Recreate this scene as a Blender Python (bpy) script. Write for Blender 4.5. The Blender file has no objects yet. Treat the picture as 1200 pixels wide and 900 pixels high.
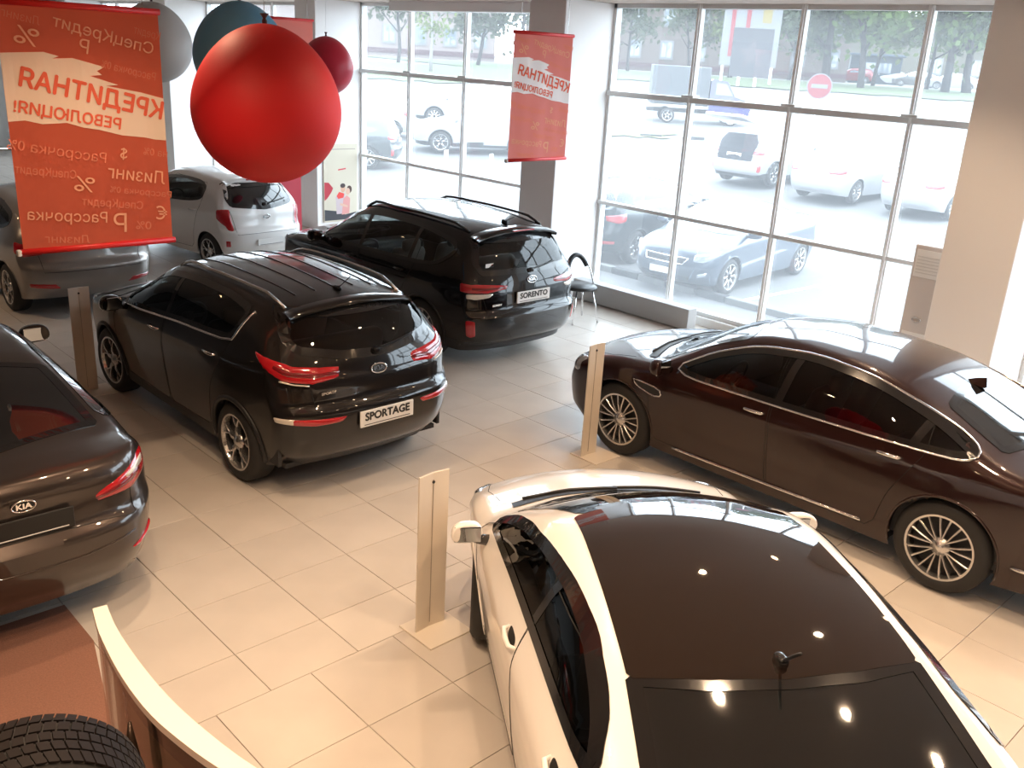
import bpy, bmesh, math, random
import numpy as np
from mathutils import Vector, Matrix, geometry
from mathutils.bvhtree import BVHTree
random.seed(7)
S = bpy.context.scene
COL = S.collection
R = math.radians

# ---------------------------------------------------------------- camera
cam_d = bpy.data.cameras.new('camera'); cam = bpy.data.objects.new('camera', cam_d); COL.objects.link(cam)
cam_d.sensor_width = 36; cam_d.lens = 36 * 1096.3 / 1200; cam_d.clip_end = 600; cam_d.clip_start = .05
CP = (-2.19891, -7.53977, 3.53316)
M = (Matrix.Rotation(-.771297, 3, 'Z') @ Matrix.Rotation(1.231869, 3, 'X') @ Matrix.Rotation(.0583059, 3, 'Z'))
# roll is about the view axis turned before the pitch, as calibrated from the floor joints
cam.matrix_world = Matrix.Translation(CP) @ M.to_4x4()
S.camera = cam

# ---------------------------------------------------------------- sky, sun, exposure
W = bpy.data.worlds.new('sky'); S.world = W; W.use_nodes = True
nt = W.node_tree; bg = nt.nodes['Background']
bg.inputs[0].default_value = (.82, .91, 1.0, 1); bg.inputs[1].default_value = 7.2
S.view_settings.view_transform = 'Standard'; S.view_settings.look = 'None'
S.view_settings.exposure = 0.5; S.view_settings.gamma = 1; S.view_settings.use_curve_mapping = False
LAMP_W = 115.0; LAMP_COL = (1.0, .71, .46)

# ---------------------------------------------------------------- materials
MATS = {}
def mat(name, col, rough=.5, metal=0, coat=0, spec=None, emit=None, bump=None, noise=None, trans=None, alpha=None):
    if name in MATS: return MATS[name]
    m = bpy.data.materials.new(name); m.use_nodes = True
    t = m.node_tree; b = t.nodes['Principled BSDF']
    b.inputs['Base Color'].default_value = (*col, 1); b.inputs['Roughness'].default_value = rough
    b.inputs['Metallic'].default_value = metal
    if coat: b.inputs['Coat Weight'].default_value = coat; b.inputs['Coat Roughness'].default_value = .03
    if spec is not None: b.inputs['Specular IOR Level'].default_value = spec
    if emit: b.inputs['Emission Color'].default_value = (*emit[0], 1); b.inputs['Emission Strength'].default_value = emit[1]
    if trans: b.inputs['Transmission Weight'].default_value = trans
    if noise:   # (scale, amount)
        tc = t.nodes.new('ShaderNodeTexCoord'); n = t.nodes.new('ShaderNodeTexNoise'); n.inputs['Scale'].default_value = noise[0]; n.inputs['Detail'].default_value = 5
        r = t.nodes.new('ShaderNodeValToRGB'); a = noise[1]
        r.color_ramp.elements[0].position = .3; r.color_ramp.elements[1].position = .7
        r.color_ramp.elements[0].color = (*[max(0, c*(1-a)) for c in col], 1); r.color_ramp.elements[1].color = (*[min(1, c*(1+a)) for c in col], 1)
        t.links.new(tc.outputs['Object'], n.inputs['Vector']); t.links.new(n.outputs['Fac'], r.inputs['Fac']); t.links.new(r.outputs['Color'], b.inputs['Base Color'])
    if bump:
        tc = t.nodes.new('ShaderNodeTexCoord'); n = t.nodes.new('ShaderNodeTexNoise'); n.inputs['Scale'].default_value = bump[0]
        bp = t.nodes.new('ShaderNodeBump'); bp.inputs['Strength'].default_value = bump[1]; bp.inputs['Distance'].default_value = .01
        t.links.new(tc.outputs['Object'], n.inputs['Vector']); t.links.new(n.outputs['Fac'], bp.inputs['Height']); t.links.new(bp.outputs['Normal'], b.inputs['Normal'])
    MATS[name] = m; return m

def glass_mat(name, tint, refl=.06, haze=0.0, hazecol=(.9, .95, 1)):
    if name in MATS: return MATS[name]
    m = bpy.data.materials.new(name); m.use_nodes = True; t = m.node_tree; t.nodes.clear()
    out = t.nodes.new('ShaderNodeOutputMaterial'); tr = t.nodes.new('ShaderNodeBsdfTransparent'); tr.inputs[0].default_value = (*tint, 1)
    gl = t.nodes.new('ShaderNodeBsdfGlossy'); gl.inputs['Roughness'].default_value = .02
    lw = t.nodes.new('ShaderNodeLayerWeight'); lw.inputs[0].default_value = .5; pw = t.nodes.new('ShaderNodeMath'); pw.operation = 'POWER'; pw.inputs[1].default_value = 5
    fr = t.nodes.new('ShaderNodeMath'); fr.operation = 'MULTIPLY_ADD'; fr.inputs[1].default_value = 1-refl; fr.inputs[2].default_value = refl
    t.links.new(lw.outputs['Facing'], pw.inputs[0]); t.links.new(pw.outputs[0], fr.inputs[0])
    mx = t.nodes.new('ShaderNodeMixShader')
    t.links.new(fr.outputs[0], mx.inputs[0]); t.links.new(tr.outputs[0], mx.inputs[1]); t.links.new(gl.outputs[0], mx.inputs[2])
    last = mx
    if haze:
        df = t.nodes.new('ShaderNodeBsdfTranslucent'); df.inputs[0].default_value = (*hazecol, 1)
        m2 = t.nodes.new('ShaderNodeMixShader'); m2.inputs[0].default_value = haze
        t.links.new(mx.outputs[0], m2.inputs[1]); t.links.new(df.outputs[0], m2.inputs[2]); last = m2
    t.links.new(last.outputs[0], out.inputs[0]); MATS[name] = m; return m

white_wall = mat('white_plaster', (.80, .80, .79), .8, bump=(60, .05))
pillar_m = mat('pillar_plaster', (.88, .86, .85), .7, bump=(60, .05))
alu = mat('grey_aluminium', (.72, .72, .71), .4, .1)
alu_w = mat('pale_aluminium', (.88, .88, .87), .4, .05)
black_pl = mat('black_plastic', (.018, .018, .02), .45)
black_gl = mat('gloss_black_trim', (.008, .008, .009), .12, coat=.6)
rubber = mat('tyre_rubber', (.02, .019, .019), .7)
chrome = mat('chrome', (.86, .86, .87), .12, 1)
alloy = mat('alloy_silver', (.62, .61, .60), .25, .9)
alloy_dark = mat('alloy_dark_recess', (.03, .03, .032), .5, .3)
red_lens = mat('red_lens', (.42, .008, .014), .12, coat=1)
red_inner = mat('red_lens_inner', (.16, .004, .008), .1, coat=1)
clear_lens = mat('clear_lens', (.75, .70, .62), .1, coat=1, metal=.3)
head_lens = mat('headlamp_lens', (.45, .48, .52), .06, coat=1, metal=.6)
seat_m = mat('seat_dark_leather', (.03, .027, .026), .5)
dash_m = mat('dashboard_dark', (.02, .02, .022), .6)
seam_m = mat('panel_gap_black', (.004, .004, .004), .8)
tint_glass = glass_mat('tinted_car_glass', (.16, .17, .17))
clear_glass = glass_mat('light_car_glass', (.5, .53, .52))
dark_glass = mat('dark_car_glass', (.006, .007, .008), .04, coat=1)
roof_glass = mat('dark_roof_glass', (.012, .007, .005), .03, coat=1)
out_glass = mat('outdoor_car_glass', (.10, .12, .14), .06, coat=1)
plate_w = mat('plate_white', (.80, .79, .77), .4)
ink = mat('black_ink', (.02, .02, .02), .5)
steel = mat('steel_tube', (.6, .6, .6), .25, .9)

# ---------------------------------------------------------------- mesh helpers
def mobj(name, verts, faces, m, parent=None, smooth=False, loc=None):
    me = bpy.data.meshes.new(name); me.from_pydata([tuple(v) for v in verts], [], [tuple(f) for f in faces])
    me.materials.append(m)
    if smooth: me.polygons.foreach_set('use_smooth', [True]*len(me.polygons))
    me.update()
    o = bpy.data.objects.new(name, me); COL.objects.link(o)
    if parent: o.parent = parent
    if loc: o.location = loc
    return o
def tag(o, label=None, cat=None, group=None, kind=None):
    if label: o['label'] = label
    if cat: o['category'] = cat
    if group: o['group'] = group
    if kind: o['kind'] = kind
    return o
def empty(name, loc, rz=0, label=None, cat=None, group=None):
    o = bpy.data.objects.new(name, None); COL.objects.link(o); o.location = loc; o.rotation_euler = (0, 0, rz)
    o.empty_display_size = .1
    return tag(o, label, cat, group)

class MB:
    def __init__(s): s.v = []; s.f = []
    def add(s, v, f):
        n = len(s.v); s.v += [tuple(p) for p in v]; s.f += [tuple(i+n for i in q) for q in f]
    def box(s, cx, cy, cz, sx, sy, sz, rot=None):
        v = [Vector((x*sx/2, y*sy/2, z*sz/2)) for x in (-1, 1) for y in (-1, 1) for z in (-1, 1)]
        if rot is not None: v = [rot @ p for p in v]
        s.add([p+Vector((cx, cy, cz)) for p in v], [(0, 1, 3, 2), (4, 6, 7, 5), (0, 4, 5, 1), (2, 3, 7, 6), (0, 2, 6, 4), (1, 5, 7, 3)])
    def rbox(s, cx, cy, cz, sx, sy, sz, b=.02, rot=None):
        b = min(b, sx*.45, sy*.45, sz*.45)
        bm = bmesh.new(); bmesh.ops.create_cube(bm, size=1)
        for v in bm.verts: v.co = Vector((v.co.x*sx, v.co.y*sy, v.co.z*sz))
        bmesh.ops.bevel(bm, geom=bm.edges[:], offset=b, segments=2, affect='EDGES', profile=.5)
        bm.verts.ensure_lookup_table()
        vs = [(rot @ v.co if rot is not None else v.co)+Vector((cx, cy, cz)) for v in bm.verts]
        fs = [[v.index for v in f.verts] for f in bm.faces]; bm.free(); s.add(vs, fs)
    def tube(s, pts, r, n=8, closed=False, caps=True):
        pts = [Vector(p) for p in pts]; N = len(pts); up = None; rings = []
        for i, p in enumerate(pts):
            if closed: d = pts[(i+1) % N]-pts[i-1]
            else: d = pts[min(i+1, N-1)]-pts[max(i-1, 0)]
            d.normalize()
            if up is None:
                up = Vector((0, 0, 1)) if abs(d.z) < .9 else Vector((1, 0, 0))
            a = d.cross(up); a.normalize(); b = a.cross(d); up = b
            rr = r[i] if isinstance(r, (list, tuple)) else r
            rings.append([p+(a*math.cos(2*math.pi*k/n)+b*math.sin(2*math.pi*k/n))*rr for k in range(n)])
        v = [q for g in rings for q in g]; f = []
        for i in range(N if closed else N-1):
            j = (i+1) % N
            for k in range(n): f.append((i*n+k, i*n+(k+1) % n, j*n+(k+1) % n, j*n+k))
        if not closed and caps: f += [tuple(range(n))[::-1], tuple((N-1)*n+k for k in range(n))]
        s.add(v, f)
    def lathe(s, prof, n=32, axis='z', c=(0, 0, 0), closed=False):
        v = []; m = len(prof)
        for k in range(n):
            a = 2*math.pi*k/n
            for r, h in prof:
                x, y = r*math.cos(a), r*math.sin(a)
                p = (x, y, h) if axis == 'z' else ((h, x, y) if axis == 'x' else (x, h, y))
                v.append((p[0]+c[0], p[1]+c[1], p[2]+c[2]))
        f = []
        for k in range(n):
            k2 = (k+1) % n
            for i in range(m if closed else m-1):
                i2 = (i+1) % m; f.append((k*m+i, k2*m+i, k2*m+i2, k*m+i2))
        s.add(v, f)
    def prism(s, poly, z0, z1, to3=lambda x, y, z: (x, y, z)):
        n = len(poly); v = [to3(x, y, z0) for x, y in poly]+[to3(x, y, z1) for x, y in poly]
        s.add(v, [tuple(range(n))[::-1], tuple(range(n, 2*n))]+[(i, (i+1) % n, n+(i+1) % n, n+i) for i in range(n)])
    def build(s, name, m, parent=None, smooth=False, loc=None):
        return mobj(name, s.v, s.f, m, parent, smooth, loc)

def smooth_angle(o, deg=40):
    me = o.data
    me.polygons.foreach_set('use_smooth', [True]*len(me.polygons))
    bm = bmesh.new(); bm.from_mesh(me)
    for e in bm.edges:
        if len(e.link_faces) == 2 and e.calc_face_angle(0) > R(deg): e.smooth = False
    bm.to_mesh(me); bm.free(); return o

_text_cache = {}
def text_mesh(txt, size, depth=.002, bold=0.0):
    key = (txt, round(size, 4), depth, bold)
    if key not in _text_cache:
        c = bpy.data.curves.new('txt', 'FONT'); c.body = txt; c.size = size; c.align_x = 'CENTER'; c.align_y = 'CENTER'
        c.resolution_u = 3; c.fill_mode = 'NONE'
        o = bpy.data.objects.new('txt', c); COL.objects.link(o); bpy.context.view_layer.update()
        src = bpy.data.meshes.new_from_object(o.evaluated_get(bpy.context.evaluated_depsgraph_get()))
        P2 = [Vector((v.co.x, v.co.y)) for v in src.vertices]; E2 = [tuple(e.vertices) for e in src.edges]
        bpy.data.objects.remove(o); r = geometry.delaunay_2d_cdt(P2, E2, [], 0, size*1e-4)
        ea = np.array([(P2[a].x, P2[a].y, P2[b].x, P2[b].y) for a, b in E2]); keep = []
        for f in r[2]:
            cx = sum(r[0][q].x for q in f)/3; cy = sum(r[0][q].y for q in f)/3+size*1e-6
            m = (ea[:, 1] > cy) != (ea[:, 3] > cy); e_ = ea[m]
            if len(e_) and (cx < e_[:, 0]+(cy-e_[:, 1])/(e_[:, 3]-e_[:, 1])*(e_[:, 2]-e_[:, 0])).sum() % 2: keep.append(tuple(f))
        nv = len(r[0]); vv = [(p.x, p.y, depth/2) for p in r[0]]+[(p.x, p.y, -depth/2) for p in r[0]]
        cnt = {}
        for f in keep:
            for a, b in ((f[0], f[1]), (f[1], f[2]), (f[2], f[0])): cnt[(min(a, b), max(a, b))] = cnt.get((min(a, b), max(a, b)), 0)+1
        ff = keep+[tuple(q+nv for q in f[::-1]) for f in keep]+[(a, b, b+nv, a+nv) for (a, b), k in cnt.items() if k == 1]
        if bold > 0:      # heavier strokes: the outline struck several times, slightly apart
            v0, f0 = vv, ff; vv, ff = [], []
            for k, (dx, dy_) in enumerate(((0, 0), (1, 0), (-1, 0), (0, 1), (0, -1))):
                n_ = len(vv); vv += [(x+dx*bold*1.6, y+dy_*bold*1.6, z+k*4e-5) for x, y, z in v0]; ff += [tuple(q+n_ for q in f) for f in f0]
        me = bpy.data.meshes.new('txt'); me.from_pydata(vv, [], ff); me.update(); _text_cache[key] = me
    return _text_cache[key].copy()
def text_obj(name, txt, size, m, parent, origin, xdir, ydir, depth=.002, bold=0.0, sx=1.0, width=None):
    me = text_mesh(txt, size, depth, bold); X = Vector(xdir).normalized(); Y = Vector(ydir).normalized(); Z = X.cross(Y)
    if width:
        xs = [v.co.x for v in me.vertices]; sx = width/(max(xs)-min(xs))
    for v in me.vertices: v.co = Vector(origin)+X*v.co.x*sx+Y*v.co.y+Z*v.co.z
    me.materials.clear(); me.materials.append(m)
    o = bpy.data.objects.new(name, me); COL.objects.link(o); o.parent = parent; return o

# ================================================================ THE ROOM
def struct(name, mb, m): return tag(mb.build(name, m), kind='structure')
X0, XW, Y0, YB, ZC = -7.0, 8.9, -9.6, 24.0, 4.30
sub = MB(); sub.box((X0+XW)/2, (Y0+YB)/2, -.06, XW-X0, YB-Y0, .10)
floor = struct('floor', sub, mat('floor_grout', (.30, .22, .17), .7))
def tile_mat(name, k):
    m = mat(name, (.60*k, .545*k, .49*k), .27, noise=(2.2, .05)); return m
tms = [tile_mat('floor_tile_%s' % n, k) for n, k in (('pale', 1.03), ('mid', 1.0), ('deep', .965))]
def tile_mesh(w, h, m):
    g = .0022; b = .0015; z0, z1 = -.01, 0
    v = []
    for (i, z) in ((0, z0), (0, z1-b), (b, z1)):
        for sx, sy in ((-1, -1), (1, -1), (1, 1), (-1, 1)): v.append((sx*(w/2-g-i), sy*(h/2-g-i), z))
    f = [(8, 9, 10, 11)]
    for r in (0, 1):
        for k in range(4): f.append((r*4+k, r*4+(k+1) % 4, r*4+4+(k+1) % 4, r*4+4+k))
    me = bpy.data.meshes.new('tile'); me.from_pydata(v, [], f); me.materials.append(m); return me
T = .6
tiles = []
# regular grid; from the sixth joint on, the rows run half a tile over
ys = []
y = 23.4
while y > -3.0+1e-6: ys.append((y-T, y, 0.0)); y -= T
ys.append((-3.438, -3.0, 0.0)); y = -3.438
while y > Y0: ys.append((y-T, y, .26)); y -= T
Mi = M.transposed()
def px(p):
    c = Mi @ (Vector(p)-Vector(CP))
    if c.z > -.1: return None
    return (600+1096.3*c.x/-c.z, 450-1096.3*c.y/-c.z, -c.z)
for ya, yb, off in ys:
    x = -7.2+off
    while x < XW-.01:
        xa, xb = max(x, X0), min(x+T, XW)
        if xb-xa > .05:
            c = px(((xa+xb)/2, (ya+yb)/2, 0)); vis = c is not None and -60 < c[0] < 1260 and -60 < c[1] < 960
            tiles.append((c[2] if vis else 99+random.random(), xa, xb, ya, yb))
        x += T
# tiles wholly hidden under cars come after the ones in the open
def covered(t):
    cx, cy = (t[1]+t[2])/2, (t[3]+t[4])/2
    for bx, by, hx, hy in ((2.14, .5, .7, 2.0), (5.37, 2.3, .7, 2.1), (5.2, -3.9, .7, 2.3), (-1.0, 0, .7, 2.1), (2.07, 6.8, .7, 2)):
        if abs(cx-bx) < hx and abs(cy-by) < hy: return True
    return False
tiles.sort(key=lambda t: t[0]+(50 if covered(t) else 0))
tcache = {}
rest = MB()
for n, (d, xa, xb, ya, yb) in enumerate(tiles):
    w, h = xb-xa, yb-ya; cx, cy = (xa+xb)/2, (ya+yb)/2
    if n < 300:
        key = (round(w, 3), round(h, 3), random.choice((0, 1, 1, 2)))
        if key not in tcache: tcache[key] = tile_mesh(w, h, tms[key[2]])
        o = bpy.data.objects.new('tile', tcache[key]); COL.objects.link(o); o.parent = floor; o.location = (cx, cy, random.uniform(-.0003, .0003))
    else:
        g = .0025; rest.add([(xa+g, ya+g, 0), (xb-g, ya+g, 0), (xb-g, yb-g, 0), (xa+g, yb-g, 0), (xa+g, ya+g, -.01), (xb-g, ya+g, -.01), (xb-g, yb-g, -.01), (xa+g, yb-g, -.01)],
                            [(0, 1, 2, 3), (0, 4, 5, 1), (1, 5, 6, 2), (2, 6, 7, 3), (3, 7, 4, 0)])
tag(rest.build('tile_field', tms[1], floor), kind='stuff')
# ceiling, walls
c = MB(); c.box((X0+XW)/2, (Y0+YB)/2, ZC+.1, XW-X0+.4, YB-Y0+.4, .2); struct('ceiling', c, mat('ceiling_paint', (.52, .42, .36), .7))
c = MB(); c.box(X0-.1, (Y0+YB)/2, ZC/2, .2, YB-Y0, ZC); struct('wall_left', c, mat('warm_wall', (.06, .045, .04), .8))
c = MB(); c.box((X0+XW)/2, Y0-.1, ZC/2, XW-X0, .2, ZC); struct('wall_front', c, mat('warm_wall', (.06, .045, .04), .8))
c = MB(); c.box((X0+XW)/2, YB+.1, ZC/2, XW-X0, .2, ZC); struct('wall_back', c, white_wall)
# pillars by the glass wall
n = 0
for yn in (-10.7, -4.3, 2.14, 8.58, 15.02, 21.46):
    if yn < Y0: continue
    n += 1
    c = MB(); c.rbox(8.36, yn+.36, ZC/2, 1.06, .72, ZC, .012)
    tag(struct('pillar', c, pillar_m), 'square plastered pillar against the window wall', kind='structure')
# low sill and window wall
ye = Y0
pane_glass = glass_mat('window_pane_glass', (.88, .91, .92), refl=.03, haze=.055, hazecol=(.95, .97, 1))  # glare veil over the outdoors put into the glass as a translucent share
def window(idx, ya, yb, zsill, ztop, muls, trans):
    root = empty('window_%d' % idx, (0, 0, 0)); tag(root, kind='structure')
    fr = MB()
    for z in (zsill+.03, ztop-.03): fr.box(XW, (ya+yb)/2, z, .12, yb-ya, .06)
    for yy in (ya+.025, yb-.025): fr.box(XW, yy, (zsill+ztop)/2, .12, .05, ztop-zsill)
    fr.build('frame', alu, root)
    for yy in muls:
        m = MB(); m.rbox(XW-.03, yy, (zsill+ztop)/2, .09, .075, ztop-zsill, .008); m.box(XW-.085, yy, (zsill+ztop)/2, .02, .03, ztop-zsill)
        m.build('mullion', alu_w, root)
        if trans:
            m = MB(); m.rbox(XW-.06, yy, trans[-1]+.05, .16, .20, .035, .01); m.build('bracket', alu, root)
    for z in trans:
        m = MB(); m.rbox(XW-.03, (ya+yb)/2, z, .12, yb-ya, .075 if z > 2 else .055, .008); m.build('transom', alu, root)
    yl = [ya]+sorted(muls)+[yb]; zl = [zsill]+list(trans)+[ztop]
    for i in range(len(yl)-1):
        for j in range(len(zl)-1):
            m = MB(); m.box(XW+.01, (yl[i]+yl[i+1])/2, (zl[j]+zl[j+1])/2, .006, yl[i+1]-yl[i]-.01, zl[j+1]-zl[j]-.01)
            m.build('pane', pane_glass, root)
    return root
window(1, -9.6, -4.3, .12, ZC, [-8.9, -7.3, -5.7], [1.45, 3.06])
window(2, -3.58, 2.14, .12, ZC, [-2.53, -.95, .62], [1.45, 3.06])
window(3, 2.86, 8.58, .12, ZC, [3.85, 5.43, 7.0], [1.45, 3.06])
window(4, 9.30, 15.02, .12, ZC, [10.3, 11.9, 13.5], [1.45, 3.06])
window(5, 15.9, 21.46, .12, ZC, [17.3, 18.9, 20.4], [2.3])
c = MB(); c.box(XW+.05, (Y0+YB)/2, .02, .34, YB-Y0, .20); struct('trim_1', c, white_wall)
c = MB(); c.rbox(8.42, .95, .17, .20, 2.2, .30, .01); tag(struct('trim_2', c, mat('convector_grey', (.42, .42, .42), .5)), 'low grey heating casing along the window foot', kind='structure')
c = MB(); c.box(8.62, 5.2, 4.26, .3, 3.9, .24); struct('trim_3', c, pillar_m)
c = MB(); c.box(XW, 22.8, ZC/2, .2, 2.6, ZC); c.box(XW, 15.8, ZC/2, .2, .3, ZC); struct('wall_right', c, white_wall)
# portals help the daylight through the glass
for ya, yb in ((-9.6, -4.3), (-3.58, 2.14), (2.86, 8.58), (9.3, 15.02), (15.9, 21.4)):
    ld = bpy.data.lights.new('portal', 'AREA'); ld.shape = 'RECTANGLE'; ld.size = 4.15; ld.size_y = yb-ya; ld.cycles.is_portal = True
    o = bpy.data.objects.new('portal', ld); COL.objects.link(o); o.location = (XW+.06, (ya+yb)/2, 2.2); o.rotation_euler = (0, R(90), 0)

# ================================================================ CARS
def pchip(xs, ys):
    xs = np.array(xs, float); ys = np.array(ys, float); h = np.diff(xs); d = np.diff(ys)/h; m = np.zeros_like(xs)
    m[0], m[-1] = d[0], d[-1]
    for i in range(1, len(xs)-1):
        if d[i-1]*d[i] > 0:
            w1, w2 = 2*h[i]+h[i-1], h[i]+2*h[i-1]; m[i] = (w1+w2)/(w1/d[i-1]+w2/d[i])
    def f(x):
        x = np.clip(x, xs[0], xs[-1]); i = np.clip(np.searchsorted(xs, x, side='right')-1, 0, len(h)-1)
        t = (x-xs[i])/h[i]
        return (2*t**3-3*t**2+1)*ys[i]+(t**3-2*t**2+t)*h[i]*m[i]+(-2*t**3+3*t**2)*ys[i+1]+(t**3-t**2)*h[i]*m[i+1]
    return f
def sstep(x, a, b):
    t = np.clip((x-a)/(b-a), 0, 1); return t*t*(3-2*t)
def rpair(da, db, r):
    ra = np.clip(1-da/r, 0, 1); rb = np.clip(1-db/r, 0, 1)
    pa = ra*np.sqrt(1-rb*rb/2); pb = rb*np.sqrt(1-ra*ra/2)
    return np.where(da < r, (1-pa)*r, da), np.where(db < r, (1-pb)*r, db)
def resample(poly, step, closed=True):
    out = []; n = len(poly)
    for i in range(n if closed else n-1):
        a, b = poly[i], poly[(i+1) % n]; L = math.dist(a, b); k = max(1, int(L/step+.5))
        for j in range(k): out.append(tuple(a[q]+(b[q]-a[q])*j/k for q in range(len(a))))
    if not closed: out.append(tuple(poly[-1]))
    return out
def rounded(poly, it=2):
    for _ in range(it):
        q = []
        for i in range(len(poly)):
            a, b = poly[i], poly[(i+1) % len(poly)]
            q += [tuple(a[k]*.8+b[k]*.2 for k in (0, 1)), tuple(a[k]*.2+b[k]*.8 for k in (0, 1))]
        poly = q
    return poly
def inside(poly, x, y):
    c = np.zeros(np.shape(x), bool); n = len(poly)
    for i in range(n):
        (x1, y1), (x2, y2) = poly[i], poly[(i+1) % n]
        if y1 == y2: continue
        c ^= ((y1 > y) != (y2 > y)) & (x < (x2-x1)*(y-y1)/(y2-y1)+x1)
    return c
def inset(poly, d):
    n = len(poly); A = sum(poly[i][0]*poly[(i+1) % n][1]-poly[(i+1) % n][0]*poly[i][1] for i in range(n)); s = 1 if A > 0 else -1
    out = []
    for i in range(n):
        a, b, c = poly[i-1], poly[i], poly[(i+1) % n]
        e1 = Vector((b[0]-a[0], b[1]-a[1])); e2 = Vector((c[0]-b[0], c[1]-b[1]))
        if e1.length < 1e-9 or e2.length < 1e-9: out.append(b); continue
        e1.normalize(); e2.normalize(); n1 = Vector((-e1.y, e1.x)); n2 = Vector((-e2.y, e2.x)); m = n1+n2
        if m.length < 1e-6: out.append(b); continue
        m.normalize(); k = d*s/max(.5, m.dot(n1)); out.append((b[0]+m.x*k, b[1]+m.y*k))
    return out

class Body:
    def __init__(s, P, cell):
        s.P = P; s.cell = cell; Wd = P['W']
        tp = P['top']; ty = [q[0] for q in tp]; tz = [q[1] for q in tp]
        s.zt = pchip(ty, tz); s.Rr = pchip(*zip(*[(q[0], q[1]) for q in P['rear']])); s.Ff = pchip(*zip(*[(q[0], q[1]) for q in P['front']]))
        s.y0, s.y1 = ty[0], ty[-1]; s.L = s.y1-s.y0
        yy = np.linspace(s.y0, s.y1, 600); zz = s.zt(yy); arc = np.concatenate([[0], np.cumsum(np.hypot(np.diff(yy), np.diff(zz)))])
        s.tfun = lambda a: np.interp((a+1)/2*arc[-1], arc, (yy-s.y0)/s.L)
        NA = int(arc[-1]/cell)+1; NB = int(2*Wd/(cell*1.15))//2*2; NC = int(1.25/cell)
        s.N = (NA, NB, NC)
        idx = {}; co = []
        def vid(i, j, k):
            q = (i, j, k)
            if q not in idx: idx[q] = len(co); co.append((i/NA*2-1, j/NB*2-1, k/NC))
            return idx[q]
        faces = []; kind = []
        for i in range(NA):
            for k in range(NC):
                faces.append((vid(i, 0, k), vid(i, 0, k+1), vid(i+1, 0, k+1), vid(i+1, 0, k))); kind.append('L')
                faces.append((vid(i, NB, k), vid(i+1, NB, k), vid(i+1, NB, k+1), vid(i, NB, k+1))); kind.append('R')
        for i in range(NA):
            for j in range(NB):
                faces.append((vid(i, j, NC), vid(i, j+1, NC), vid(i+1, j+1, NC), vid(i+1, j, NC))); kind.append('T')
        for j in range(NB):
            for k in range(NC):
                faces.append((vid(0, j, k), vid(0, j+1, k), vid(0, j+1, k+1), vid(0, j, k+1))); kind.append('B')
                faces.append((vid(NA, j, k), vid(NA, j, k+1), vid(NA, j+1, k+1), vid(NA, j+1, k))); kind.append('F')
        co = np.array(co); s.lat = co; s.idx = idx
        s.V = s.surf(co[:, 0], co[:, 1], co[:, 2]); s.faces = faces; s.kind = kind
        s.bvh = BVHTree.FromPolygons([Vector(v) for v in s.V], faces)
        s.bot = [idx[(i, 0, 0)] for i in range(NA+1)], [idx[(i, NB, 0)] for i in range(NA+1)]
    def surf(s, a, b, c):
        P = s.P; Wd = P['W']; Lh = s.L/2
        sa, sb = np.sign(a), np.sign(b); da = (1-np.abs(a))*Lh; db = (1-np.abs(b))*Wd; dc = (1-c)*.8
        da, dc = rpair(da, dc, P.get('r_ac', .10)); da, db = rpair(da, db, P.get('r_ab', .28))
        a = sa*(1-da/Lh); c = 1-dc/.8
        t = s.tfun(a)
        zl0 = P.get('zlo', .22)
        zr = zl0+c*(s.zt(np.full_like(a, s.y0))-zl0); zf = zl0+c*(s.zt(np.full_like(a, s.y1))-zl0)
        yR = s.Rr(zr); yF = s.Ff(zf); y = yR+t*(yF-yR)
        b = sb*(1-db/Wd)
        # ends curve back towards the corners in plan
        bb = np.abs(b)**2.4
        y = y-P.get('bowf', .20)*bb*sstep(t, .72, 1.0)+P.get('bowr', .13)*bb*sstep(-t, -.25, 0.0)
        ysh = y+P.get('bowf', .20)*bb*sstep(t, .72, 1.0)-P.get('bowr', .13)*bb*sstep(-t, -.25, 0.0)
        mid = P.get('ymid', 0)
        ysh = ysh+P.get('bw', .16)*b*b*sstep(ysh, mid+.1, mid+.9)*(1-sstep(ysh, 1.35, 1.8))-P.get('bwr', .10)*b*b*sstep(-ysh, -mid+.4, -mid+1.2)*(1-sstep(-ysh, P.get('rw1', 1.6), P.get('rw1', 1.6)+.5))
        zt = s.zt(ysh)-P.get('crown', .05)*b*b*sstep(-np.abs(ysh), -Lh, -Lh+.4)-.015*b*b
        zlo = zl0+P.get('liftr', .06)*sstep(-y, Lh-.7, Lh)+P.get('liftf', .03)*sstep(y, Lh-.6, Lh)
        H = zt-zlo
        rt = P.get('r_roof', .13)*sstep(zt, 1.0, 1.35)+.07
        db2, dc2 = rpair((1-np.abs(b))*Wd, (1-c)*H, rt)
        b = sb*(1-db2/Wd); c = 1-dc2/H
        z = zlo+c*H
        x = b*s.width(y, z)
        return np.stack([x, y, z], 1)
    def belt(s, y):
        (ya, za), (yb, zb) = s.P['belt']; return za+(zb-za)*(y-ya)/(yb-ya)
    def width(s, y, z):
        P = s.P; be = s.belt(y); Lh = s.L/2; ym = (s.y0+s.y1)/2; yy = (y-ym)/Lh
        plan = 1-P.get('tf', .09)*np.clip((yy-.35)/.65, 0, 1)**2-P.get('tr', .08)*np.clip((-yy-.35)/.65, 0, 1)**2
        zn = z/be
        low = np.interp(zn, [.15, .30, .45, .60, .74, .84, .90, .96, 1.0], [.91, .945, .968, .985, .997, 1.0, .993, .972, .955])
        hi = .955*P['W']-(z-be)*P.get('tum', .36)-.05*np.clip(z-be, 0, 1)**2
        blend = sstep(zn, .98, 1.03)
        # hips swell over the arches
        hip = .012*np.exp(-((y-P['ax'][1])/.42)**2)*np.exp(-((z-.62)/.22)**2)+.010*np.exp(-((y-P['ax'][0])/.42)**2)*np.exp(-((z-.62)/.2)**2)
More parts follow.
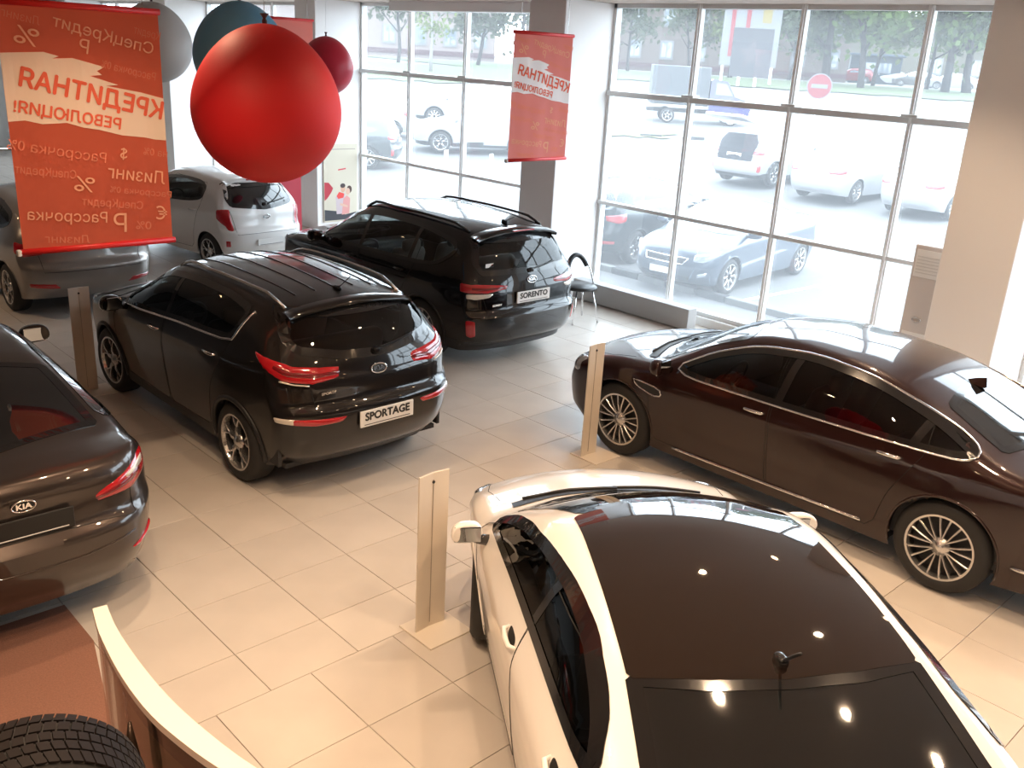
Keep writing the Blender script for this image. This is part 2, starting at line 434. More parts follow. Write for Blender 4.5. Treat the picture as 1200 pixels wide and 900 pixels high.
        return (low*P['W']*(1-blend)+hi*blend)*plan+hip
    # projections
    def side(s, sx):
        def f(p):
            h = s.bvh.ray_cast(Vector((sx*3, p[0], p[1])), Vector((-sx, 0, 0)))
            if h[0] is None: h = s.bvh.find_nearest(Vector((sx*s.P['W'], p[0], p[1])))
            return h[0], h[1]
        return f
    def topp(s, p):
        h = s.bvh.ray_cast(Vector((p[0], p[1], 4)), Vector((0, 0, -1)))
        if h[0] is None: h = s.bvh.find_nearest(Vector((p[0], p[1], 1)))
        return h[0], h[1]
    def rearp(s, p):
        h = s.bvh.ray_cast(Vector((p[0], -5, p[1])), Vector((0, 1, 0)))
        if h[0] is None: h = s.bvh.find_nearest(Vector((p[0], -2.2, p[1])))
        return h[0], h[1]
    def frontp(s, p):
        h = s.bvh.ray_cast(Vector((p[0], 5, p[1])), Vector((0, -1, 0)))
        if h[0] is None: h = s.bvh.find_nearest(Vector((p[0], 2.2, p[1])))
        return h[0], h[1]
    def near(s, p):
        h = s.bvh.find_nearest(Vector(p)); return h[0], h[1]

def outn(loc, nrm):      # outward normal
    n = Vector(nrm)
    ref = Vector((loc.x, loc.y*.35, loc.z-.75))
    return n if n.dot(ref) >= 0 else -n
def patch(mb, proj, poly, off, cell=.05):
    b = resample(poly, cell); xs = [p[0] for p in b]; ys = [p[1] for p in b]
    pts = [Vector(p) for p in b]; nb = len(pts)
    gx, gy = np.meshgrid(np.arange(min(xs), max(xs), cell*1.2), np.arange(min(ys), max(ys), cell*1.2)); gx = gx.ravel(); gy = gy.ravel()
    ok = inside(inset(b, cell*.45), gx, gy)
    pts += [Vector((float(x), float(y))) for x, y in zip(gx[ok], gy[ok])]
    r = geometry.delaunay_2d_cdt(pts, [(i, (i+1) % nb) for i in range(nb)], [list(range(nb))], 1, 1e-5)
    vs = []
    for p in r[0]:
        h, n = proj((p.x, p.y)); vs.append(h+outn(h, n)*off)
    fs = []
    for f in r[2]:
        a, b_, c_ = [vs[i] for i in f[:3]]; nn = (b_-a).cross(c_-a); ctr = (a+b_+c_)/3
        if nn.length < 1e-9: continue
        fs.append(tuple(f) if nn.dot(Vector((ctr.x, ctr.y*.35, ctr.z-.75))) > 0 else tuple(f)[::-1])
    mb.add(vs, fs)
def ring(mb, proj, poly, d_out, d_in, off, step=.05):
    b = resample(poly, step); o = inset(b, -d_out); i_ = inset(b, d_in); n = len(b); v = []
    for q in (o, i_):
        for p in q:
            h, nn = proj(p); v.append(h+outn(h, nn)*off)
    for p in o:
        h, nn = proj(p); v.append(h-outn(h, nn)*.004)
    mb.add(v, [(k, (k+1) % n, n+(k+1) % n, n+k) for k in range(n)]+[(k, 2*n+k, 2*n+(k+1) % n, (k+1) % n) for k in range(n)])
def strip(mb, proj, line, r, off=0, step=.05, closed=False, n=6):
    pts = []
    for p in resample(line, step, closed):
        h, nn = proj(p); pts.append(h+outn(h, nn)*off)
    mb.tube(pts, r, n, closed)
def lens(mb, body, top, bot, n=14, m=6, off=.012, mirror=1):
    def rs(l):
        l = [Vector(p) for p in l]; d = [0]
        for i in range(1, len(l)): d.append(d[-1]+(l[i]-l[i-1]).length)
        out = []
        for k in range(n+1):
            t = d[-1]*k/n; i = max(0, min(len(l)-2, next((j for j in range(len(l)-1) if d[j+1] >= t-1e-9), len(l)-2)))
            u = (t-d[i])/max(1e-9, d[i+1]-d[i]); out.append(l[i].lerp(l[i+1], u))
        return out
    A, B = rs(top), rs(bot); v = []
    for j in range(m+1):
        for i in range(n+1):
            p = A[i].lerp(B[i], j/m); p.x *= mirror
            h, nn = body.near(p); e = (1-(2*j/m-1)**6)*(1-(2*i/n-1)**10)
            v.append(h+outn(h, nn)*(off*e-.003*(1-e)))
    f = []
    for j in range(m):
        for i in range(n):
            q = (j*(n+1)+i, j*(n+1)+i+1, (j+1)*(n+1)+i+1, (j+1)*(n+1)+i); f.append(q if mirror > 0 else q[::-1])
    mb.add(v, f)

# ---- wheels
_wheels = {}
def wheel_meshes(style, r, w):
    key = (style, r, w)
    if key in _wheels: return _wheels[key]
    rr = r*.70; out = {}
    t = MB(); h = w/2
    t.lathe([(rr-.012, -h+.02), (rr+.01, -h), (r-.05, -h-.005), (r-.018, -h+.015), (r, -h+.045), (r, h-.045), (r-.018, h-.015), (r-.05, h+.005), (rr+.01, h), (rr-.012, h-.02)], 48, 'x')
    out['tyre'] = t
    rim = MB(); rim.lathe([(rr+.004, h-.012), (rr+.004, h-.002), (rr-.012, h-.004), (rr-.02, h-.03), (rr-.025, -h+.03)], 40, 'x')
    ns, tw = style
    x0 = h-.03
    def spoke(ang, sk, w0, w1, r0=.055, r1=rr-.012):
        ca, sa = math.cos(ang), math.sin(ang); v = []
        for (rad, ww, x) in ((r0, w0, x0-.004), ((r0+r1)/2, (w0+w1)/2, x0+.008), (r1, w1, x0+.004)):
            off = sk*(rad-r0)/(r1-r0)
            for dx, dw in ((-.025, -.7), (.006, -.7), (.012, -.25), (.012, .25), (.006, .7), (-.025, .7)):
                q = off+dw*ww/1.4; v.append((x+dx, rad*ca-q*sa, rad*sa+q*ca))
        f = []
        for s_ in range(2):
            for k in range(5): f.append((s_*6+k, s_*6+k+1, s_*6+7+k, s_*6+6+k))
        rim.add(v, f)
    for k in range(ns):
        a = 2*math.pi*k/ns+math.pi/2
        if tw == 'Y':
            spoke(a, 0, .05, .035, r1=rr*.55); spoke(a, .055, .012, .022, r0=rr*.5); spoke(a, -.055, .012, .022, r0=rr*.5)
        elif tw == 'twin': spoke(a-.05, -.028, .012, .018); spoke(a+.05, .028, .012, .018)
        elif tw == 'wide': spoke(a, 0, .05, .045); spoke(a+.28, .0, .010, .012, r0=rr*.4)
        else: spoke(a, 0, .045, .03)
    out['rim'] = rim
    d = MB(); d.lathe([(0.001, x0-.05), (rr-.03, x0-.055), (rr-.02, x0-.02)], 28, 'x'); out['brake_disc'] = d
    hb = MB(); hb.lathe([(.001, x0+.022), (.028, x0+.020), (.034, x0+.010), (.07, x0+.006), (.072, x0-.02)], 20, 'x'); out['hub_cap'] = hb
    res = {}
    for kk, mm, mt in (('tyre', t, rubber), ('rim', rim, alloy), ('brake_disc', d, alloy_dark), ('hub_cap', hb, alloy)):
        me = bpy.data.meshes.new(kk); me.from_pydata(mm.v, [], mm.f); me.materials.append(mt)
        me.polygons.foreach_set('use_smooth', [kk == 'tyre' or kk == 'hub_cap']*len(me.polygons)); me.update(); res[kk] = me
    _wheels[key] = res; return res
def add_wheel(root, x, y, r, w, style, side, steer=0, simple=False):
    ms = wheel_meshes(style, r, w)
    o = bpy.data.objects.new('wheel', ms['tyre']); COL.objects.link(o); o.parent = root
    o.location = (x, y, r); o.rotation_euler = (0, 0, (0 if side > 0 else math.pi)+steer)
    for k in ('rim', 'brake_disc', 'hub_cap'):
        if simple and k == 'hub_cap': continue
        q = bpy.data.objects.new(k, ms[k]); COL.objects.link(q); q.parent = o
    return o

def paint(name, col, metal=.4, rough=.35):
    return mat(name, col, rough, metal, coat=1, spec=.12 if max(col) < .2 else .4)

def build_car(name, P, paint_m, loc, rot, label, group=None, detail=2):
    """detail 2: showroom car with cut windows and cabin, 1: outdoor car"""
    cell = .04 if detail == 2 else .08
    B = Body(P, cell); V = B.V.copy(); faces, kind = B.faces, B.kind
    root = empty(name, loc, rot, label, 'car', group)
    Wd = P['W']; rw = P['rw']; Ra = rw+P.get('archgap', .045)
    sideL, sideR = B.side(-1), B.side(1)
    dlo = rounded(P['dlo'], 2)
    arcs = [[(a+Ra*math.cos(q*math.pi/24), rw+Ra*math.sin(q*math.pi/24)) for q in range(48)] for a in P['ax']]
    polys_side = arcs[:]
    doors = [rounded(resample(d, .22), 1) for d in P.get('doors', [])] if detail == 2 else []
    if detail == 2: polys_side += [dlo]+doors
    # snap side vertices to the outlines
    segs = []
    for pl in polys_side:
        n = len(pl)
        for i in range(n): segs.append((pl[i], pl[(i+1) % n]))
    A = np.array([q[0] for q in segs]); Bq = np.array([q[1] for q in segs]); D = Bq-A; LL = np.maximum((D**2).sum(1), 1e-12)
    sel = [i for i, l in enumerate(B.lat) if abs(abs(l[1])-1) < 1e-6 and l[2] < .9999 and abs(l[0]) < .999]
    for i in sel:
        p = V[i, 1:3]; t = np.clip(((p-A)*D).sum(1)/LL, 0, 1); Q = A+D*t[:, None]; d2 = ((Q-p)**2).sum(1); k = int(d2.argmin())
        if d2[k] < (cell*.52)**2:
            q = Q[k]; sx = 1 if V[i, 0] > 0 else -1; h = B.bvh.ray_cast(Vector((sx*3, q[0], q[1])), Vector((-sx, 0, 0)))
            if h[0] is not None and abs(h[0].x-V[i, 0]) < .1: V[i] = h[0]
    F = np.array(faces); C = V[F].mean(1); K = np.array(kind)
    sd = (K == 'L') | (K == 'R')
    part = np.array(['body']*len(F), dtype=object)
    bumper_z = P.get('clad', 0)
    ztr, ztf = B.zt(np.array([B.y0]))[0], B.zt(np.array([B.y1]))[0]
    part[(K == 'F')] = 'front_bumper'; part[(K == 'B')] = 'rear_bumper'
    part[sd & (C[:, 1] > P['ax'][0]+Ra*1.02) & (C[:, 2] < .62)] = 'front_bumper'; part[sd & (C[:, 1] < P['ax'][1]-Ra*1.02) & (C[:, 2] < P.get('rbz', .60))] = 'rear_bumper'
    # tailgate / bootlid and bonnet
    tg = P['tailgate']
    part[(K == 'B') & (np.abs(C[:, 0]) < Wd*.80) & (C[:, 2] > tg[0])] = tg[2]
    part[(K == 'T') & (C[:, 1] < tg[1]) & (np.abs(C[:, 0]) < Wd*.80)] = tg[2]
    part[(K == 'T') & (C[:, 1] > P['cowl']) & (np.abs(C[:, 0]) < Wd*.84)] = 'bonnet'
    if bumper_z: part[(part != 'x') & (C[:, 2] < bumper_z) & (K != 'T')] = 'lower_cladding'
    if detail == 2:
        for nm, d in zip(('front_door', 'rear_door'), doors):
            ins = sd & inside(d, C[:, 1], C[:, 2])
            part[ins & (C[:, 0] < 0)] = nm+'L'; part[ins & (C[:, 0] > 0)] = nm+'R'
    keep = np.ones(len(F), bool)
    for a in P['ax']: keep &= ~(sd & (np.hypot(C[:, 1]-a, C[:, 2]-rw) < Ra*.985))
    ws = rounded(resample(P['ws'], .14), 1); rwin = rounded(resample(P['rwin'], .14), 1); rproj = B.rearp if P.get('rwproj', 'top') == 'rear' else B.topp
    if detail == 2:
        keep &= ~((sd | ((K == 'T') & (np.abs(C[:, 0]) > .35) & (C[:, 2] > 1))) & inside(inset(dlo, .016), C[:, 1], C[:, 2]))
        keep &= ~((K == 'T') & inside(inset(ws, .03), C[:, 0], C[:, 1]))
        if P.get('rwproj', 'top') == 'rear': keep &= ~((C[:, 1] < -1) & (K != 'L') & (K != 'R') & inside(inset(rwin, .03), C[:, 0], C[:, 2]))
        else: keep &= ~((K == 'T') & inside(inset(rwin, .03), C[:, 0], C[:, 1]))
    names = sorted(set(part))
    for nm in names:
        m = keep & (part == nm)
        if not m.any(): continue
        ff = F[m]; u, inv = np.unique(ff, return_inverse=True); inv = inv.reshape(ff.shape)
        mt = black_pl if nm == 'lower_cladding' else paint_m
        # sides F order makes outward normals; drop degenerate
        nmm = nm.rstrip('LR'); o = mobj(nmm, V[u], inv, mt, root, True)
        bm = bmesh.new(); bm.from_mesh(o.data); bmesh.ops.dissolve_degenerate(bm, dist=1e-4, edges=bm.edges[:]); bm.to_mesh(o.data); bm.free()
        o.data.polygons.foreach_set('use_smooth', [True]*len(o.data.polygons))
    # underbody
    zl = P.get('zlo', .22); ub = MB(); ub.rbox(0, (B.y0+B.y1)/2, zl+.05, 2*Wd*.76, B.L*.80, .08, .03); ub.build('underbody', black_pl, root)
    # arches
    for a in P['ax']:
        for sx, pr in ((-1, sideL), (1, sideR)):
            lip = MB(); well = MB()
            pts = []
            for q in range(-3, 28):
                an = q*math.pi/24; zz = rw+Ra*math.sin(an)
                if zz < zl+.015: continue
                h, nn = pr((a+Ra*math.cos(an), zz)); pts.append(h)
            lr = P.get('lip', .012); lip.tube([p+Vector((-sx*.004, 0, 0)) for p in pts], lr, 6)
            n = len(pts); v = [p+Vector((-sx*.003, 0, 0)) for p in pts]+[Vector((sx*(Wd-.42), p.y, p.z)) for p in pts]
            well.add(v, [(k, k+1, n+k+1, n+k) for k in range(n-1)]+[tuple(range(n, 2*n))])
            lip.build('wheel_arch_lip', black_pl if P.get('lip', .012) > .015 else paint_m, root, True); well.build('wheel_well', black_pl, root)
    tw = P.get('tw', .225)
    for a, st in ((P['ax'][0], P.get('steer', 0)), (P['ax'][1], 0)):
        for sx in (-1, 1): add_wheel(root, sx*(Wd-.028-tw/2), a, rw, tw, P.get('wheel', (5, 'Y')), sx, st if a > 0 else 0, detail < 2)
    # glass
    gm = P.get('glass', tint_glass) if detail == 2 else out_glass
    pl = P.get('pillars', [])     # (y_bottom, y_top) of the split lines
    for sx, pr in ((-1, sideL), (1, sideR)):
        # split the side glass at its pillars into panes
        cuts = [(9, 9)]+pl+[(-9, -9)]; z0, z1 = .8, 1.8
        for i in range(len(cuts)-1):
            (f0, f1), (b0, b1) = cuts[i], cuts[i+1]
            q = dlo
            def clip(q, yb, yt, sgn):
                out = []; n = len(q)
                fn = lambda p: sgn*(p[0]-(yb+(yt-yb)*(p[1]-z0)/(z1-z0)))
                for k in range(n):
                    A_, B_ = q[k], q[(k+1) % n]; fa, fb = fn(A_), fn(B_)
                    if fa >= 0: out.append(A_)
                    if fa*fb < 0:
                        t = fa/(fa-fb); out.append((A_[0]+(B_[0]-A_[0])*t, A_[1]+(B_[1]-A_[1])*t))
                return out
            if i > 0: q = clip(q, f0-.02, f1-.02, -1)
            if i < len(cuts)-2: q = clip(q, b0+.02, b1+.02, 1)
            if len(q) < 3: continue
            g = MB(); patch(g, pr, q, .002, .07 if detail == 2 else .14); g.build('side_window', P.get('glass_side', gm) if detail == 2 else gm, root, True)
        fr = MB()
        if detail == 2:
            ring(fr, pr, dlo, .010, .034, .006)
            for (yb, yt) in pl:
                xx = resample([(yb+(yt-yb)*(z-z0)/(z1-z0), z) for z in (.8, 1.8)], .04, False)
                xx = [p for p in xx if inside(dlo, np.array(p[0]), np.array(p[1]))]
                if len(xx) > 1:
                    v = []
                    for p in xx:
                        for dy in (-.034, .034):
                            h, nn = pr((p[0]+dy, p[1])); v.append(h+outn(h, nn)*.004)
                    fr.add(v, [(2*k, 2*k+1, 2*k+3, 2*k+2) for k in range(len(xx)-1)])
            fr.build('window_frame', black_gl, root, False)
            ch = P.get('chrome_trim')
            if ch:
                cm = MB(); ii = inset(dlo, -.014)
                if ch == 'full': strip(cm, pr, ii, .009, .006, .05, True)
                else:
                    ln = [(y, z) for y, z in ii if y < P.get('chrome_y', .6)]
                    strip(cm, pr, P['chrome_line'], .011, .004, .05, False)
                cm.build('window_chrome_trim', chrome, root, True)
    if detail == 2:
        wsf = MB()
        ring(wsf, B.topp, ws, .014, .05, .004); wsf.build('windscreen_frame', black_gl, root)
        f2 = MB(); ring(f2, rproj, rwin, .012, .05, .004); f2.build('rear_window_frame', black_gl, root)
    g = MB(); patch(g, B.topp, ws, .002 if detail == 2 else .006, .08 if detail == 2 else .16); g.build('windscreen', P.get('glass_ws', clear_glass) if detail == 2 else gm, root, True)
    g = MB(); patch(g, rproj, rwin, .002 if detail == 2 else .006, .08 if detail == 2 else .16); g.build('rear_window', P.get('glass_rear', gm) if detail == 2 else gm, root, True)
    if 'roofglass' in P:
        rg = MB(); patch(rg, B.topp, rounded(resample(P['roofglass'], .12), 1), .005, .08); rg.build('glass_roof', roof_glass, root, True)
    # lamps
    for sx in (-1, 1):
        for nm, key, mt in (('tail_lamp', 'tail', red_lens), ('tail_lamp_clear', 'tailc', clear_lens), ('reflector', 'refl', red_lens), ('reflector_clear', 'reflc', clear_lens), ('headlamp', 'head', head_lens), ('fog_lamp', 'fog', head_lens), ('side_vent', 'vent', chrome)):
            if key in P:
                l = MB(); lens(l, B, P[key][0], P[key][1], off=.016 if key in ('tailc', 'reflc') else .012, mirror=sx); lo_ = l.build(nm, mt, root, True)
                if key == 'tail' and detail == 2 and len(P[key][0]) > 3:
                    mixp = lambda k: [tuple(a+(b-a)*k for a, b in zip(p, q_)) for p, q_ in zip(P[key][0], P[key][1])]
                    A_, B_ = mixp(.34), mixp(.70); l = MB(); lens(l, B, A_[1:], B_[1:], off=.0165, mirror=sx); l.build('lamp_band', red_inner, lo_, True)
    if 'grille' in P:
        l = MB(); patch(l, B.frontp, P['grille'], .008, .06); l.build('grille', black_pl, root)
        if detail == 2 or True:
            l = MB(); strip(l, B.frontp, P['grille'], .012, .008, .08, True); l.build('grille_surround', chrome, root, True)
    if 'intake' in P:
        l = MB(); patch(l, B.frontp, P['intake'], .008, .08); l.build('air_intake', black_pl, root)
    # mirrors
    my, mz = P['mirror']; mo = P.get('moff', .15)
    for sx, pr in ((-1, sideL), (1, sideR)):
        h, nn = pr((my, mz)); mm = MB()
        bm = bmesh.new(); bmesh.ops.create_icosphere(bm, subdivisions=3, radius=1)
        for v in bm.verts:
            x, y, z = v.co; f = lambda q, e: math.copysign(abs(q)**e, q)
            x, y, z = f(x, .75), f(y, .85), f(z, .75)
            if y < -.35: y = -.35+(y+.35)*.12
            v.co = Vector((sx*(x*.115*(1-.1*z)), y*.085-x*.03, z*.075+x*.01))*P.get('mscale', 1)
        vs = [v.co+h+Vector((sx*mo, .03, .055)) for v in bm.verts]; fs = [[v.index for v in f.verts] for f in bm.faces]; bm.free()
        if sx < 0: fs = [q[::-1] for q in fs]
        mm.add(vs, fs); o = mm.build('mirror', P.get('mirror_mat', paint_m), root, True)
        g = MB(); ms_ = P.get('mscale', 1); g.rbox(h.x+sx*mo, h.y+.03-.042*ms_, h.z+.055, .19*ms_, .012, .118*ms_, .005); g.build('mirror_glass', mat('mirror_glass', (.5, .55, .6), .03, 1), o)
        st = MB(); st.tube([h+Vector((-sx*.01, .03, 0)), h+Vector((sx*.05, .03, .01)), h+Vector((sx*.10, .03, .025))], [.035, .03, .025], 8); st.build('mirror_stalk', black_gl, o, True)
    if detail < 2:
        for plq in (('tp', B.rearp),):
            if 'plate' in P:
                z = P['plate']; h, nn = B.rearp((0, z)); q = MB(); q.box(0, h.y-.012, z, .5, .015, .11); q.build('licence_plate', plate_w, root)
        h, nn = B.frontp((0, .42)); q = MB(); q.box(0, h.y+.012, .42, .5, .015, .11); q.build('licence_plate', plate_w, root)
        return root, B
    # seams
    for sx, pr in ((-1, sideL), (1, sideR)):
        for d in doors:
            sm = MB(); strip(sm, pr, [p for p in d], .0032, -.0008, .05, True, 5); sm.build('door_gap', seam_m, root)
    tl = P.get('lid_line')
    if tl:
        sm = MB(); a_ = [(p[0], p[1], p[2]) for p in tl]; strip(sm, B.near, a_+[(x*tl[-1][0]/8, tl[-1][1]-.02, tl[-1][2]) for x in range(7, -8, -1)]+[(-p[0], p[1], p[2]) for p in a_[::-1]], .0035, -.0008, .05, False, 5); sm.build('lid_gap', seam_m, root)
    cw = P['cowl']
    sm = MB(); strip(sm, B.topp, [(-Wd*.80, cw+.0), (-Wd*.84, cw+.25), (-Wd*.80, 1.9), (-Wd*.72, B.y1-.12)], .0032, -.0008, .08, False, 5)
    sm.build('bonnet_gap', seam_m, root); sm = MB(); strip(sm, B.topp, [(Wd*.80, cw+.0), (Wd*.84, cw+.25), (Wd*.80, 1.9), (Wd*.72, B.y1-.12)], .0032, -.0008, .08, False, 5)
    sm.build('bonnet_gap', seam_m, root)
    # handles
    for (hy, hz) in P['handles']:
        for sx, pr in ((-1, sideL), (1, sideR)):
            h, nn = pr((hy, hz)); q = MB()
            q.tube([h+Vector((-sx*.0, .10, -.004)), h+Vector((sx*.028, .075, 0)), h+Vector((sx*.034, 0, .003)), h+Vector((sx*.028, -.075, .003)), h+Vector((0, -.10, .003))], [.010, .013, .014, .013, .010], 8)
            q.build('door_handle', P.get('handle_mat', paint_m), root, True)
            q = MB(); patch(q, pr, rounded([(hy-.07, hz-.03), (hy+.07, hz-.03), (hy+.07, hz+.03), (hy-.07, hz+.03)], 2), .0015, .05); q.build('handle_recess', seam_m if P.get('handle_dark') else paint_m, root, True)
    # wipers at the windscreen foot
    wy = P['cowl']; wp = MB()
    for x0, x1 in ((-.60, .0), (-.02, .55)):
        strip(wp, B.topp, [(x0, wy-.03-.06*abs(x0)), ((x0+x1)/2, wy-.02), (x1, wy-.05)], .009, .012, .08)
    wp.build('wiper', black_pl, root, True)
    cwl = MB(); patch(cwl, B.topp, [(-Wd*.74, wy-.10), (-.4, wy-.005), (0, wy+.02), (.4, wy-.005), (Wd*.74, wy-.10), (Wd*.74, wy-.19), (.4, wy-.10), (0, wy-.075), (-.4, wy-.10), (-Wd*.74, wy-.19)], .007, .08); cwl.build('cowl_panel', black_pl, root)
    # cabin
    cb = MB(); fl = .30; cy0, cy1 = P['cabin']
    cb.box(0, (cy0+cy1)/2, fl, 2*Wd*.82, cy1-cy0, .04)
    for sx in (-1, 1): cb.box(sx*(Wd-.12), (cy0+cy1)/2, (fl+.90)/2, .03, cy1-cy0, .90-fl-.02)
    cb.build('cabin_lining', dash_m, root)
    d = MB(); d.rbox(0, cy1-.22, .82, 2*Wd*.80, .42, .26, .08); d.rbox(0, cy1-.50, .62, .26, .6, .3, .04); d.build('dashboard', dash_m, root, True)
    sw = MB(); cx, cyy, cz = -.37, cy1-.56, .90
    sw.tube([(cx+.18*math.cos(q*math.pi/12), cyy-.07*math.sin(q*math.pi/12), cz+.165*math.sin(q*math.pi/12)) for q in range(24)], .015, 8, True)
    sw.rbox(cx, cyy+.02, cz, .12, .06, .10, .03); sw.box(cx, cyy+.01, cz, .34, .02, .03); sw.build('steering_wheel', mat('steering_wheel_grey', (.10, .10, .10), .4), root, True)
    rs = Matrix.Rotation(R(16), 3, 'X')
    def seat(x, y, w):
        q = MB(); q.rbox(x, y, .50, w, .52, .20, .07); q.rbox(x, y-.31, .82, w, .16, .62, .07, Matrix.Rotation(R(18), 3, 'X')); q.build('seat', P.get('seat', seat_m), root, True)
        q = MB(); nx = (x,) if w < .7 else (-.4, .4)
        for xx in nx:
            q = MB(); q.rbox(xx, y-(.44 if w < .7 else .36), 1.15 if w < .7 else P.get('rear_head', 1.02), .27, .10, .17, .045)
            q.build('headrest', P.get('seat', seat_m), root, True)
    fy = cy1-1.12
    for x in (-.37, .37): seat(x, fy, .50)
    seat(0, fy-.92, 1.25)
    return root, B

# ---- common outline shapes
def wsq(Wd, yb, yt, wb, wt, bow=.22, bowt=.08):
    """windscreen seen from above: base at yb, head at yt"""
    pts = [(-wb, yb-bow), (-wb*.6, yb-bow*.36), (0, yb), (wb*.6, yb-bow*.36), (wb, yb-bow), (wt, yt-bowt), (wt*.5, yt-bowt*.25), (0, yt), (-wt*.5, yt-bowt*.25), (-wt, yt-bowt)]
    return pts
def badge(root, B, z, proj='rear', w=.13):
    h, n = (B.rearp if proj == 'rear' else B.frontp)((0, z)); sg = -1 if proj == 'rear' else 1
    nn = outn(h, n); U = Vector((1, 0, 0)) if proj == 'rear' else Vector((-1, 0, 0)); Vv = nn.cross(U).normalized()
    if Vv.z < 0: Vv = -Vv
    c = h+nn*.008
    q = MB(); q.tube([c+U*w/2*math.cos(k*math.pi/14)+Vv*w*.26*math.sin(k*math.pi/14) for k in range(28)], .006, 6, True)
    o = q.build('emblem', chrome, root, True)
    q = MB(); q.add([c-nn*.003]+[c-nn*.003+U*w/2*math.cos(k*math.pi/14)+Vv*w*.26*math.sin(k*math.pi/14) for k in range(28)], [(0, k+1, (k+1) % 28+1) for k in range(28)]); q.build('emblem_field', ink, o)
    text_obj('emblem_lettering', 'KIA', w*.36, chrome, o, c+nn*.003, U, Vv, .004, .0012, width=w*.66)
def plate(root, B, z, txt, bg=None, fg=None, w=.52, hh=.115, sub=None, x=0):
    h, n = B.rearp((x, z)); tilt = Vector((0, 0, 1))
    c = Vector((x, h.y-.018, z)); q = MB(); q.rbox(c.x, c.y, c.z, w, .016, hh, .006); o = q.build('licence_plate', bg or plate_w, root)
    if txt: text_obj('plate_lettering', txt, hh*.66, fg or ink, o, c+Vector((0, -.010, .014)), (1, 0, 0), (0, 0, 1), .002, .002, width=w*.84)
    q = MB(); q.box(c.x, c.y-.0095, c.z-hh*.36, w*.86, .001, .006); q.build('plate_line', fg or ink, o)
    return o
def small_text(root, B, x, z, txt, size=.035, w=.2):
    h, n = B.rearp((x, z)); text_obj('model_lettering', txt, size, chrome, root, Vector((x, h.y-.004, z)), (1, 0, 0), (0, 0, 1), .004, .001, width=w)
def rear_bits(root, B, P, tailwiper=True):
    if tailwiper and 'rwiper' in P:
        z = P['rwiper']; q = MB(); strip(q, B.rearp, [(0.0, z), (.2, z+.02), (.42, z+.05)], .010, .02); h, n = B.rearp((0, z)); q.rbox(0, h.y-.02, z, .06, .05, .05, .015)
        q.build('rear_wiper', black_pl, root, True)
def rails(root, B, pts, r=.016, m=None):
    for sx in (-1, 1):
        q = MB(); L = []
        n = len(pts)
        for i, (x, y) in enumerate(resample(pts, .12, False)):
            h, nn = B.topp((sx*x, y)); L.append(h)
        N = len(L); L = [p+Vector((0, 0, .045*min(1, min(i, N-1-i)/2.0)+.002)) for i, p in enumerate(L)]
        q.tube(L, r, 8); q.build('roof_rail', m or alloy, root, True)
def antenna(root, B, y, ln=.2, lean=.8):
    h, n = B.topp((0, y)); q = MB(); q.rbox(0, h.y, h.z+.012, .04, .09, .035, .012); q.tube([h+Vector((0, -.02, .02)), h+Vector((0, -.02-ln*lean, .02+ln*math.sqrt(1-lean*lean)))], .0045, 6)
    q.build('aerial', black_pl, root, True)
def spoiler(root, B, y, x, dep, thick, paint_m, lamp=True):
    q = MB(); v = []; n = 16
    for k in range(n+1):
        xx = -x+2*x*k/n; u = abs(xx)/x
        h, nn = B.topp((xx*.97, y+.14)); ys = y+.14; ye = y-dep+.06*u*u
        z0 = h.z+.003; z1 = h.z-.028*(1)-.01*u
        v += [(xx, ys, z0-.008), (xx, (ys+ye)/2, (z0+z1)/2+.012), (xx, ye, z1+thick*.5), (xx, ye+.01, z1-thick*.5), (xx*.98, ys-.08, z0-.06)]
    f = []
    for k in range(n):
        for j in range(4): f.append((k*5+j, k*5+j+1, k*5+6+j, k*5+5+j))
    f += [(0, 1, 2, 3, 4), tuple(n*5+j for j in (4, 3, 2, 1, 0))]
    q.add(v, f); o = q.build('spoiler', paint_m, root, True)
    if lamp:
        l = MB(); vv = v[(n//2)*5+2]; l.rbox(0, vv[1]-.004, vv[2]-.008, .34, .02, .016, .004); l.build('brake_lamp', red_lens, o)
    return o

# ---------------------------------------------------------------- the cars on show
paint_sport = paint('paint_charcoal_brown', (.010, .0085, .0085), .15, .28)
paint_black = paint('paint_black', (.005, .004, .0045), .1, .25)
paint_brown = paint('paint_dark_brown', (.022, .008, .007), .2, .28)
paint_grey = paint('paint_warm_grey', (.055, .043, .038), .6, .32)
paint_white = paint('paint_white', (.90, .86, .82), 0, .3)
paint_white2 = paint('paint_cool_white', (.78, .76, .74), 0, .3)
paint_silver = paint('paint_grey_beige', (.26, .23, .21), .6, .35)

